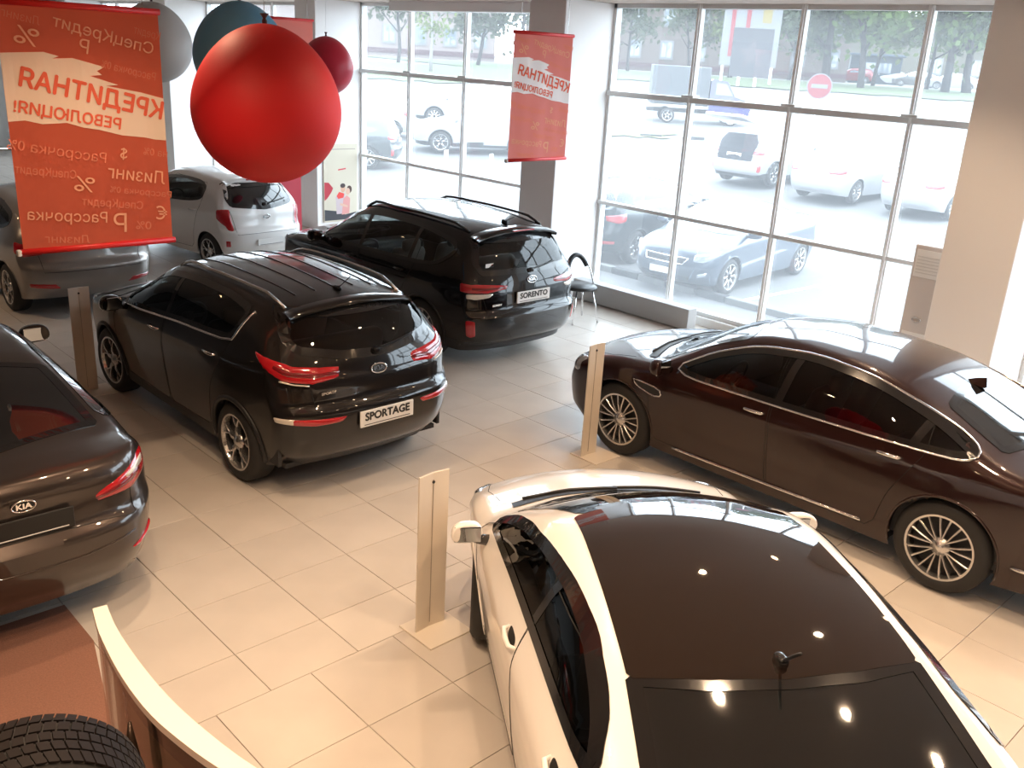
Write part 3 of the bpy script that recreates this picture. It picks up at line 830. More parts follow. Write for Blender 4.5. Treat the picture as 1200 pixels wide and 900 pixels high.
SPORT = dict(W=.928, rw=.345, ax=(1.32, -1.32), zlo=.24, ymid=-.3,
    top=[(-2.10, 1.09), (-2.05, 1.19), (-1.95, 1.35), (-1.84, 1.48), (-1.66, 1.56), (-1.1, 1.615), (-.4, 1.635), (.1, 1.60), (.5, 1.49), (.9, 1.27), (1.17, 1.12), (1.38, 1.07), (1.8, 1.00), (2.08, .88), (2.15, .80)],
    rear=[(.24, -1.98), (.38, -2.13), (.56, -2.20), (.76, -2.21), (.84, -2.145), (.95, -2.13), (1.09, -2.10)],
    front=[(.24, 2.05), (.4, 2.18), (.6, 2.21), (.8, 2.15)], belt=((1.0, 1.02), (-1.6, 1.17)), tum=.42,
    dlo=[(1.02, 1.05), (.50, 1.37), (.20, 1.475), (-.3, 1.52), (-.95, 1.52), (-1.36, 1.47), (-1.24, 1.235), (-1.1, 1.205), (-.3, 1.155), (.5, 1.085)],
    pillars=[(-.02, -.10)], doors=[[(1.0, .36), (1.08, .98), (.50, 1.40), (-.0, 1.50), (-.06, .34)], [(-.08, .34), (-.02, 1.50), (-1.34, 1.49), (-1.22, 1.15), (-.96, .76), (-.86, .36)]],
    cowl=1.28, ws=wsq(.9, 1.22, .38, .70, .60), rwin=[(-.64, 1.235), (-.3, 1.18), (0, 1.165), (.3, 1.18), (.64, 1.235), (.70, 1.33), (.61, 1.515), (-.61, 1.515), (-.70, 1.33)], rwproj='rear', rw1=2.2,
    tailgate=(.80, -1.75, 'tailgate'), clad=.36, lip=.024, r_ab=.34, bowr=.15, bwr=.05, crown=.05,
    tail=([(.84, -1.60, 1.22), (.80, -1.80, 1.185), (.70, -1.97, 1.165), (.52, -2.05, 1.15), (.34, -2.08, 1.13)], [(.84, -1.62, 1.20), (.83, -1.80, 1.09), (.78, -1.94, 1.03), (.60, -2.06, 1.01), (.36, -2.10, 1.045)]),
    tailc=([(.80, -1.90, 1.045), (.74, -2.0, 1.03), (.62, -2.07, 1.015)], [(.80, -1.90, 1.03), (.74, -2.0, 1.015), (.62, -2.07, 1.0)]),
    refl=([(.84, -1.94, .755), (.62, -2.13, .75), (.35, -2.2, .745)], [(.84, -1.94, .71), (.62, -2.13, .69), (.40, -2.2, .70)]),
    reflc=([(.86, -1.90, .755), (.75, -2.05, .752)], [(.86, -1.92, .715), (.75, -2.05, .70)]),
    head=([(.55, 2.12, .86), (.72, 2.02, .88), (.86, 1.70, .95)], [(.55, 2.15, .76), (.75, 2.02, .76), (.86, 1.75, .86)]),
    mirror=(.78, 1.03), mirror_mat=black_gl, handles=[(.12, 1.0), (-.98, 1.05)], handle_mat=chrome, cabin=(-1.9, 1.15), fuel=1, rwiper=1.20, steer=R(3),
    lid_line=[(.64, -2.02, 1.16), (.62, -2.1, .95), (.60, -2.15, .81)], chrome_line=[(.9, 1.045), (.5, 1.07), (-.3, 1.14), (-1.1, 1.19), (-1.26, 1.22), (-1.39, 1.46)], chrome_trim='line', wheel=(5, 'Y'), plate=.62)
r, B = build_car('car', SPORT, paint_sport, (2.06, .515, 0), 0, 'charcoal compact crossover with reflection-streaked roof, silver rails and white nameplate, beside the leftmost sign stand')
r_sport = r
o = plate(r, B, .695, 'SPORTAGE', w=.53, hh=.14); badge(r, B, 1.055, w=.15); small_text(r, B, -.45, .935, 'SPORTAGE', .028, .19)
rails(r, B, [(.56, .25), (.60, -.4), (.585, -1.1), (.555, -1.6)], .015); spoiler(r, B, -1.76, .60, .05, .018, paint_sport, False)
for x in (-.40, -.20, .0, .20, .40):  # raised ribs added in place of the reflected streaks along the roof
    q = MB(); strip(q, B.topp, [(x, .30), (x*.98, -.6), (x*.93, -1.45)], .0075, .001, .08); q.build('roof_reflection_rib', paint_sport, r, True); rear_bits(r, B, SPORT); antenna(r, B, -1.50, .22)

SOR = dict(W=.9425, rw=.36, ax=(1.35, -1.35), zlo=.22, liftr=.02, ymid=-.3,
    top=[(-2.29, 1.02), (-2.24, 1.14), (-2.15, 1.36), (-2.04, 1.53), (-1.88, 1.61), (-1.2, 1.68), (-.5, 1.70), (0, 1.675), (.45, 1.56), (.85, 1.34), (1.17, 1.16), (1.4, 1.10), (1.85, 1.03), (2.15, .92), (2.24, .84)],
    rear=[(.26, -2.18), (.38, -2.33), (.52, -2.37), (.66, -2.375), (.74, -2.31), (.85, -2.30), (1.02, -2.29)],
    front=[(.26, 2.14), (.4, 2.27), (.6, 2.30), (.84, 2.24)], belt=((1.0, 1.04), (-1.8, 1.11)), tum=.38,
    dlo=[(1.05, 1.07), (.55, 1.39), (.22, 1.51), (-.3, 1.56), (-1.1, 1.55), (-1.72, 1.47), (-1.82, 1.36), (-1.55, 1.17), (-1.2, 1.13), (0, 1.095)],
    pillars=[(.02, -.08), (-1.0, -1.12)], doors=[[(1.0, .38), (1.1, 1.0), (.5, 1.45), (.02, 1.55), (-.04, .36)], [(-.06, .36), (0, 1.55), (-1.2, 1.52), (-1.16, 1.08), (-.96, .75), (-.88, .38)]],
    cowl=1.28, ws=wsq(.9, 1.22, .32, .72, .62), rwin=[(-.68, 1.14), (.68, 1.14), (.72, 1.26), (.62, 1.52), (-.62, 1.52), (-.72, 1.26)], rwproj='rear', rw1=2.3,
    tailgate=(.66, -1.95, 'tailgate'), clad=.36, lip=.018, r_ab=.32, bowr=.13, bwr=.04, crown=.05,
    tail=([(.92, -2.0, 1.075), (.86, -2.14, 1.065), (.66, -2.24, 1.06), (.36, -2.29, 1.02)], [(.92, -2.02, .96), (.86, -2.15, .945), (.66, -2.25, .945), (.38, -2.29, .985)]),
    tailc=([(.89, -2.12, .94), (.80, -2.2, .94), (.56, -2.26, .94)], [(.88, -2.12, .885), (.80, -2.2, .87), (.62, -2.26, .895)]),
    refl=([(.90, -2.12, .63), (.86, -2.17, .645), (.81, -2.22, .63)], [(.88, -2.12, .43), (.84, -2.17, .41), (.79, -2.22, .43)]),
    head=([(.55, 2.2, .90), (.72, 2.12, .92), (.87, 1.80, .98)], [(.55, 2.22, .78), (.75, 2.12, .78), (.87, 1.8, .88)]),
    mirror=(.80, 1.07), handles=[(.14, .98), (-.92, 1.01)], cabin=(-2.0, 1.15), rwiper=1.16, glass_side=clear_glass, glass_rear=tint_glass,
    lid_line=[(.74, -2.18, 1.10), (.70, -2.26, .85), (.66, -2.29, .70)], wheel=(10, 'one'), plate=.9, seat=mat('seat_cream_leather', (.22, .19, .165), .5))
r, B = build_car('car', SOR, paint_black, (5.46, 2.36, 0), R(-.5), 'black large crossover with black roof rails and white nameplate, standing before the banner pillar')
plate(r, B, .865, 'SORENTO', w=.53, hh=.135, x=.0); badge(r, B, 1.05, w=.15); small_text(r, B, -.50, .80, 'SORENTO', .03, .2)
rails(r, B, [(.56, .30), (.615, -.4), (.60, -1.2), (.57, -1.78)], .017, black_gl); spoiler(r, B, -1.98, .63, .10, .03, paint_black); rear_bits(r, B, SOR); antenna(r, B, -1.75, .16, .9)
q = MB(); h, n = B.rearp((-.55, 1.24)); q.rbox(-.55, h.y-.006, 1.24, .12, .004, .045, .001); o = q.build('window_sticker', plate_w, r); text_obj('sticker_lettering', 'BI', .035, red_lens, o, Vector((-.515, h.y-.010, 1.24)), (1, 0, 0), (0, 0, 1))

QUO = dict(W=.945, rw=.352, ax=(1.5225, -1.5225), zlo=.20, ymid=-.3,
    top=[(-2.60, 1.00), (-2.55, 1.035), (-2.3, 1.065), (-1.95, 1.10), (-1.6, 1.20), (-1.2, 1.335), (-.8, 1.435), (-.4, 1.48), (0, 1.49), (.35, 1.465), (.7, 1.37), (1.1, 1.17), (1.38, 1.035), (1.6, 1.005), (2.0, .93), (2.25, .83), (2.34, .75)],
    rear=[(.20, -2.52), (.34, -2.64), (.5, -2.69), (.62, -2.69), (.75, -2.66), (1.0, -2.60)],
    front=[(.20, 2.26), (.32, 2.38), (.55, 2.40), (.75, 2.34)], belt=((1.0, .96), (-1.6, 1.03)), tum=.46,
    dlo=[(1.0, .985), (.66, 1.20), (.28, 1.345), (-.2, 1.395), (-.75, 1.355), (-1.25, 1.23), (-1.62, 1.09), (-1.55, 1.045), (-1.0, 1.02), (0, .995)],
    pillars=[(-.05, -.16), (-1.12, -1.40)], doors=[[(1.12, .30), (1.22, .93), (.70, 1.26), (.2, 1.40), (.0, 1.40), (-.06, .28)], [(-.08, .28), (-.02, 1.40), (-.75, 1.37), (-1.25, 1.25), (-1.30, 1.02), (-1.08, .62), (-1.0, .30)]],
    cowl=1.50, ws=wsq(.9, 1.42, .52, .72, .58, .24), rwin=[(-.52, -1.24), (0, -1.15), (.52, -1.24), (.64, -1.72), (0, -1.92), (-.64, -1.72)], rw1=1.9,
    tailgate=(.66, -1.98, 'boot_lid'), r_ab=.24, r_ac=.14, tf=.05, bowf=.15, crown=.06, bwr=.12,
    tail=([(.93, -2.28, .98), (.86, -2.52, .97), (.5, -2.60, .94)], [(.93, -2.25, .86), (.86, -2.54, .83), (.52, -2.64, .83)]),
    refl=([(.93, -2.25, .60), (.86, -2.53, .60)], [(.93, -2.25, .57), (.86, -2.53, .57)]),
    head=([(.50, 2.30, .80), (.70, 2.20, .82), (.87, 1.98, .845)], [(.52, 2.34, .66), (.72, 2.24, .65), (.88, 2.04, .68)]),
    mirror=(.98, .985), handles=[(.10, .90), (-1.05, .925)], handle_mat=chrome, cabin=(-1.9, 1.25), chrome_trim='full', glass_side=mat('x', (0, 0, 0)) and tint_glass, glass_rear=dark_glass, glass_ws=tint_glass,
    wheel=(9, 'twin'), seat=mat('seat_dark_red', (.09, .03, .025), .5), r_x=1)
r, B = build_car('car', QUO, paint_brown, (5.155, -3.885, 0), 0, 'long dark brown saloon with chrome side strip and vent, near the right-hand windows')
for sx, pr in ((-1, B.side(-1)), (1, B.side(1))):
    q = MB(); strip(q, pr, [(.88, .285), (0, .30), (-.92, .325)], .014, .004, .1); q.build('sill_chrome_strip', chrome, r, True)
    q = MB(); strip(q, pr, rounded([(1.36, .82), (1.06, .80), (1.03, .74), (1.12, .715), (1.33, .765)], 1), .008, .003, .04, True); v = q.build('side_vent', chrome, r, True)
    q = MB(); patch(q, pr, [(1.34, .81), (1.07, .79), (1.05, .745), (1.13, .73), (1.32, .77)], .003, .05); q.build('vent_opening', black_pl, v)
    q = MB(); strip(q, pr, [(-2.0, .40), (-2.45, .42)], .016, .003, .1); q.build('bumper_chrome_strip', chrome, r, True)
# shark fin on the roof
h, n = B.topp((0, -1.2)); q = MB(); q.add([(0, .09, 0), (.028, 0, 0), (.03, -.09, -.012), (-.03, -.09, -.012), (-.028, 0, 0), (0, -.02, .05), (0, -.085, .068), (0, -.10, -.008)], [(0, 1, 5), (0, 5, 4), (1, 2, 6, 5), (4, 5, 6, 3), (2, 7, 6), (3, 6, 7)])
q.build('roof_fin', paint_brown, r, False, (0, h.y, h.z))

OPT = dict(W=.915, rw=.335, ax=(1.40, -1.395), zlo=.20, ymid=-.2,
    top=[(-2.40, .98), (-2.36, 1.03), (-2.1, 1.07), (-1.85, 1.095), (-1.5, 1.185), (-1.1, 1.305), (-.7, 1.40), (-.3, 1.445), (.05, 1.455), (.35, 1.425), (.7, 1.32), (1.05, 1.15), (1.34, 1.005), (1.55, .965), (1.9, .89), (2.15, .79), (2.27, .70)],
    rear=[(.20, -2.3), (.35, -2.43), (.55, -2.48), (.75, -2.45), (.98, -2.40)],
    front=[(.20, 2.22), (.32, 2.34), (.52, 2.36), (.70, 2.27)], belt=((1.0, .96), (-1.6, 1.06)), tum=.44,
    dlo=[(1.05, 1.0), (.80, 1.14), (.5, 1.25), (.12, 1.335), (-.29, 1.362), (-.6, 1.345), (-.85, 1.295), (-1.02, 1.24), (-1.20, 1.15), (-.95, 1.125), (-.64, 1.105), (-.24, 1.085), (.3, 1.055), (.62, 1.03)],
    pillars=[(-.12, -.24)], doors=[[(1.05, .30), (1.15, .92), (.70, 1.16), (.45, 1.24), (.1, 1.30), (-.16, 1.32), (-.10, .28)], [(-.12, .28), (-.14, 1.30), (-.6, 1.31), (-.95, 1.24), (-1.20, 1.13), (-1.02, .62), (-.93, .30)]],
    cowl=1.46, ws=wsq(.9, 1.38, .46, .67, .51, .24), rwin=[(-.60, -.845), (-.3, -.925), (0, -.95), (.3, -.925), (.60, -.845), (.64, -1.25), (.68, -1.62), (0, -1.86), (-.68, -1.62), (-.64, -1.25)], rw1=1.8,
    roofglass=[(-.55, .34), (-.3, .42), (0, .45), (.3, .42), (.55, .34), (.575, -.2), (.605, -.86), (.3, -.925), (0, -.955), (-.3, -.925), (-.605, -.86), (-.575, -.2)],
    tailgate=(.66, -1.9, 'boot_lid'), r_ab=.34, r_ac=.16, r_roof=.05, mscale=.8, crown=.055, bwr=.10, bowf=.26,
    tail=([(.90, -2.1, .97), (.82, -2.32, .96), (.5, -2.42, .94)], [(.90, -2.1, .84), (.84, -2.33, .82), (.52, -2.44, .84)]),
    head=([(.50, 2.22, .76), (.68, 2.10, .80), (.84, 1.80, .865)], [(.52, 2.28, .64), (.72, 2.16, .63), (.85, 1.88, .72)]),
    mirror=(.90, .93), moff=.115, mirror_mat=paint_white, handles=[(-.02, .94), (-.98, 1.0)], cabin=(-1.8, 1.2), glass_side=tint_glass, glass_rear=dark_glass, glass_ws=dark_glass,
    chrome_trim=None, wheel=(10, 'one'), steer=R(-8), handle_dark=True)
r, B = build_car('car', OPT, paint_white, (1.23, -5.37, 0), R(-34), 'white saloon with black glass roof and short roof aerial, nearest car, seen from above')
h, n = B.topp((0, -.88)); q = MB(); q.rbox(0, h.y, h.z+.018, .045, .07, .045, .015); o = q.build('aerial_base', black_gl, r, True)
q = MB(); q.tube([h+Vector((0, -.02, .03)), h+Vector((.0, -.13, .14))], .007, 8); q.build('aerial', black_pl, o, True)

CER = dict(W=.89, rw=.32, ax=(1.35, -1.35), zlo=.20, ymid=-.3,
    top=[(-2.24, 1.04), (-2.20, 1.075), (-2.0, 1.10), (-1.75, 1.12), (-1.4, 1.215), (-1.0, 1.33), (-.6, 1.41), (-.2, 1.445), (.15, 1.44), (.45, 1.39), (.8, 1.26), (1.15, 1.09), (1.34, 1.01), (1.6, .96), (1.9, .87), (2.1, .77), (2.16, .70)],
    rear=[(.20, -2.16), (.34, -2.27), (.5, -2.32), (.66, -2.32), (.74, -2.25), (.9, -2.23), (1.04, -2.24)],
    front=[(.20, 2.1), (.32, 2.22), (.52, 2.24), (.70, 2.16)], belt=((1.0, .95), (-1.6, 1.03)), tum=.46,
    dlo=[(1.10, .98), (.70, 1.18), (.35, 1.30), (-.1, 1.355), (-.6, 1.335), (-1.05, 1.235), (-1.48, 1.09), (-1.30, 1.05), (-.8, 1.02), (0, .985)],
    pillars=[(.02, -.12)], doors=[[(1.02, .30), (1.12, .92), (.66, 1.22), (.2, 1.35), (.03, 1.36), (-.03, .28)], [(-.05, .28), (0, 1.36), (-.6, 1.345), (-1.05, 1.24), (-1.18, 1.03), (-.98, .62), (-.9, .30)]],
    cowl=1.40, ws=wsq(.9, 1.32, .48, .68, .56), rwin=[(-.56, -.86), (0, -.76), (.56, -.86), (.66, -1.56), (0, -1.78), (-.66, -1.56)], rw1=1.8,
    tailgate=(.70, -1.85, 'boot_lid'), r_ab=.34, bowr=.17, crown=.06, bwr=.12,
    tail=([(.89, -1.86, 1.05), (.84, -2.06, 1.045), (.70, -2.18, 1.00), (.40, -2.24, .895)], [(.90, -1.93, .90), (.86, -2.06, .875), (.70, -2.19, .85), (.42, -2.25, .855)]),
    tailc=([(.87, -1.96, 1.02), (.80, -2.10, 1.01), (.62, -2.20, .955)], [(.88, -1.98, .965), (.80, -2.11, .95), (.62, -2.20, .925)]),
    refl=([(.88, -2.0, .52), (.80, -2.16, .50), (.62, -2.28, .47)], [(.88, -2.0, .495), (.80, -2.16, .475), (.64, -2.28, .45)]),
    head=([(.50, 2.1, .76), (.68, 2.0, .80), (.84, 1.7, .865)], [(.52, 2.16, .64), (.72, 2.05, .63), (.85, 1.8, .72)]),
    mirror=(.86, .975), handles=[(.10, .87), (-.98, .895)], cabin=(-1.8, 1.15), glass_side=tint_glass, glass_rear=dark_glass, glass_ws=tint_glass,
    lid_line=[(.70, -2.12, 1.06), (.68, -2.16, .95), (.66, -2.2, .72)], wheel=(5, 'Y'))
r, B = build_car('car', CER, paint_grey, (-.82, .0, 0), R(-1), 'dark grey brown saloon at the left edge with black number plate')
plate(r, B, .825, '', mat('plate_black', (.01, .01, .01), .5), plate_w, w=.52, hh=.13); h, n = B.rearp((0, .96)); badge(r, B, .955)
q = MB(); strip(q, B.rearp, [(-.62, .60), (-.3, .575), (.3, .575), (.62, .60)], .006, .002); q.build('bumper_crease', paint_grey, r, True)

HAT = dict(W=.89, rw=.315, ax=(1.325, -1.325), zlo=.20, ymid=-.3,
    top=[(-2.02, .98), (-1.97, 1.08), (-1.85, 1.25), (-1.68, 1.36), (-1.45, 1.415), (-.9, 1.455), (-.3, 1.47), (.2, 1.44), (.55, 1.34), (.9, 1.17), (1.2, 1.03), (1.4, .98), (1.75, .90), (2.0, .80), (2.08, .72)],
    rear=[(.20, -1.96), (.34, -2.08), (.5, -2.13), (.62, -2.13), (.72, -2.06), (.98, -2.02)],
    front=[(.20, 2.02), (.32, 2.14), (.52, 2.16), (.72, 2.08)], belt=((1.0, .95), (-1.6, 1.02)), tum=.42,
    dlo=[(1.06, .985), (.65, 1.19), (.3, 1.31), (-.2, 1.36), (-.8, 1.35), (-1.35, 1.27), (-1.45, 1.15), (-1.2, 1.06), (0, .985)],
    pillars=[(0, -.1)], doors=[[(1.0, .30), (1.08, .93), (.6, 1.23), (.1, 1.37), (-.05, .28)], [(-.07, .28), (-.02, 1.37), (-.9, 1.35), (-1.1, 1.03), (-.95, .62), (-.86, .30)]],
    cowl=1.30, ws=wsq(.9, 1.24, .42, .68, .58), rwin=[(-.60, 1.03), (.60, 1.03), (.64, 1.12), (.54, 1.32), (-.54, 1.32), (-.64, 1.12)], rwproj='rear', rw1=2.0,
    tailgate=(.60, -1.65, 'tailgate'), r_ab=.32, bowr=.14, bwr=.05,
    tail=([(.88, -1.70, 1.00), (.82, -1.92, .99), (.55, -2.02, .95)], [(.90, -1.72, .84), (.84, -1.92, .80), (.58, -2.03, .84)]),
    refl=([(.84, -1.98, .45), (.66, -2.09, .45), (.50, -2.12, .45)], [(.84, -1.97, .38), (.66, -2.08, .365), (.42, -2.11, .365)]),
    head=([(.50, 2.02, .78), (.68, 1.92, .82), (.84, 1.6, .88)], [(.52, 2.06, .66), (.72, 1.95, .66), (.85, 1.7, .74)]),
    mirror=(.82, .985), handles=[(.1, .88), (-.95, .91)], cabin=(-1.6, 1.1), wheel=(5, 'Y'), plate=.8, lid_line=[(.68, -1.92, 1.0), (.64, -2.0, .80), (.60, -2.05, .62)])
r, B = build_car('car', HAT, paint_silver, (2.11, 6.83, 0), 0, 'grey beige hatchback standing half hidden behind the big orange banner')

PIC = dict(W=.80, rw=.29, ax=(1.1925, -1.1925), zlo=.20, ymid=-.3,
    top=[(-1.68, .98), (-1.64, 1.08), (-1.54, 1.27), (-1.42, 1.39), (-1.2, 1.445), (-.7, 1.475), (-.2, 1.48), (.2, 1.45), (.5, 1.36), (.8, 1.19), (1.05, 1.05), (1.2, 1.0), (1.5, .90), (1.68, .80), (1.74, .74)],
    rear=[(.20, -1.66), (.34, -1.76), (.5, -1.80), (.62, -1.79), (.70, -1.72), (.98, -1.68)],
    front=[(.20, 1.68), (.32, 1.78), (.52, 1.80), (.74, 1.74)], belt=((1.0, .96), (-1.3, 1.04)), tum=.38,
    dlo=[(.90, 1.0), (.52, 1.20), (.2, 1.32), (-.3, 1.37), (-.85, 1.35), (-1.05, 1.28), (-1.02, 1.10), (-.7, 1.04), (0, .99)],
    pillars=[(.02, -.06)], doors=[[(.82, .30), (.92, .93), (.5, 1.23), (.1, 1.38), (-.03, .28)], [(-.05, .28), (.0, 1.38), (-1.02, 1.34), (-1.04, 1.06), (-.84, .62), (-.76, .30)]],
    cowl=1.14, ws=wsq(.8, 1.08, .38, .60, .54), rwin=[(-.56, 1.04), (0, .98), (.56, 1.04), (.60, 1.14), (.52, 1.36), (-.52, 1.36), (-.60, 1.14)], rwproj='rear', rw1=1.7,
    tailgate=(.60, -1.35, 'tailgate'), r_ab=.28, bowr=.12, bwr=.04,
    tail=([(.80, -1.44, 1.0), (.72, -1.56, 1.03), (.62, -1.62, 1.04)], [(.80, -1.46, .86), (.74, -1.60, .76), (.60, -1.72, .66)]),
    refl=([(.74, -1.64, .52), (.68, -1.70, .52)], [(.74, -1.64, .40), (.68, -1.70, .40)]),
    head=([(.45, 1.7, .80), (.6, 1.6, .84), (.76, 1.3, .90)], [(.48, 1.74, .66), (.66, 1.62, .66), (.77, 1.4, .76)]),
    mirror=(.70, 1.0), handles=[(.08, .88), (-.85, .92)], cabin=(-1.4, .98), wheel=(5, 'Y'), rwiper=1.06, glass_rear=dark_glass, lid_line=[(.60, -1.60, .98), (.58, -1.68, .80), (.55, -1.72, .62)])
r, B = build_car('car', PIC, paint_white2, (5.12, 7.72, 0), R(6), 'small white hatchback with tall red tail lamps behind the hanging balloons')
badge(r, B, .86, w=.13); rear_bits(r, B, PIC); antenna(r, B, -1.1, .16); spoiler(r, B, -1.36, .50, .06, .02, paint_white2)
plate(r, B, .48, '', w=.5, hh=.10)

# ---------------------------------------------------------------- downlights
spots = []
for yy in (-7.6, -5.6, -3.6, 2.0, 6.0, 10.0):
    for xx in (-3.2, -.8, 1.6, 4.0, 6.4):
        if xx > 5 and yy > -3 or xx > 1 and yy > 0 or xx < -2 and yy > -4 or -1 < xx < 1 and yy == 2: continue
        spots.append((xx, yy))
spots += [(.2, -1.9), (-1.9, -5.0), (-.7, -4.6), (3.0, -6.6)]  # extra downlights added to brighten the banner, the white saloon and the floor
tm = MB(); tm.lathe([(.055, -.004), (.085, -.006), (.09, 0), (.055, 0)], 20)
bm_ = MB(); bm_.lathe([(.001, -.003), (.054, -.003)], 16)
trim_me = bpy.data.meshes.new('downlight'); trim_me.from_pydata(tm.v, [], tm.f); trim_me.materials.append(plate_w)
bulb_m = mat('lamp_glow', (1, .8, .6), .5, emit=((1.0, .62, .30), 60))
bulb_me = bpy.data.meshes.new('bulb'); bulb_me.from_pydata(bm_.v, [], bm_.f); bulb_me.materials.append(bulb_m)
ld = bpy.data.lights.new('downlight_beam', 'SPOT'); ld.energy = LAMP_W; ld.color = LAMP_COL; ld.spot_size = R(120); ld.spot_blend = .8; ld.shadow_soft_size = .05
for xx, yy in spots:
    o = bpy.data.objects.new('downlight', trim_me); COL.objects.link(o); o.location = (xx, yy, ZC)
    tag(o, 'round recessed ceiling downlight with warm glow', 'ceiling light', 'recessed downlights in the ceiling')
    b = bpy.data.objects.new('bulb', bulb_me); COL.objects.link(b); b.parent = o
    l = bpy.data.objects.new('downlight_beam', ld); COL.objects.link(l); l.location = (xx, yy, ZC-.03)

# ================================================================ HANGING BANNERS
ban_or = mat('banner_warm_lit_cloth', (.86, .14, .06), .8); ban_rd = mat('banner_hazed_cloth', (.85, .30, .30), .8)  # warm light put into the near cloth's colour, window haze into the far one's
for m_ in (ban_or, ban_rd):
    t = m_.node_tree; b = t.nodes['Principled BSDF']; o_ = t.nodes['Material Output']
    tr = t.nodes.new('ShaderNodeBsdfTranslucent'); tr.inputs[0].default_value = (.95, .22, .12, 1); mx = t.nodes.new('ShaderNodeMixShader'); mx.inputs[0].default_value = .5
    t.links.new(b.outputs[0], mx.inputs[1]); t.links.new(tr.outputs[0], mx.inputs[2]); t.links.new(mx.outputs[0], o_.inputs[0])
ban_cream = mat('banner_cream_print', (.86, .66, .50), .8); ban_pale = mat('banner_pale_print', (.93, .42, .24), .8); ban_let = mat('banner_red_lettering', (.80, .13, .06), .8); ban_pale2 = mat('banner_faint_print', (.90, .26, .14), .8)
ban_rod = mat('banner_red_rod', (.70, .02, .02), .4)
ban_white = mat('banner_hazed_print', (.86, .78, .76), .8)  # paler copy of the cream print, window haze put into its colour
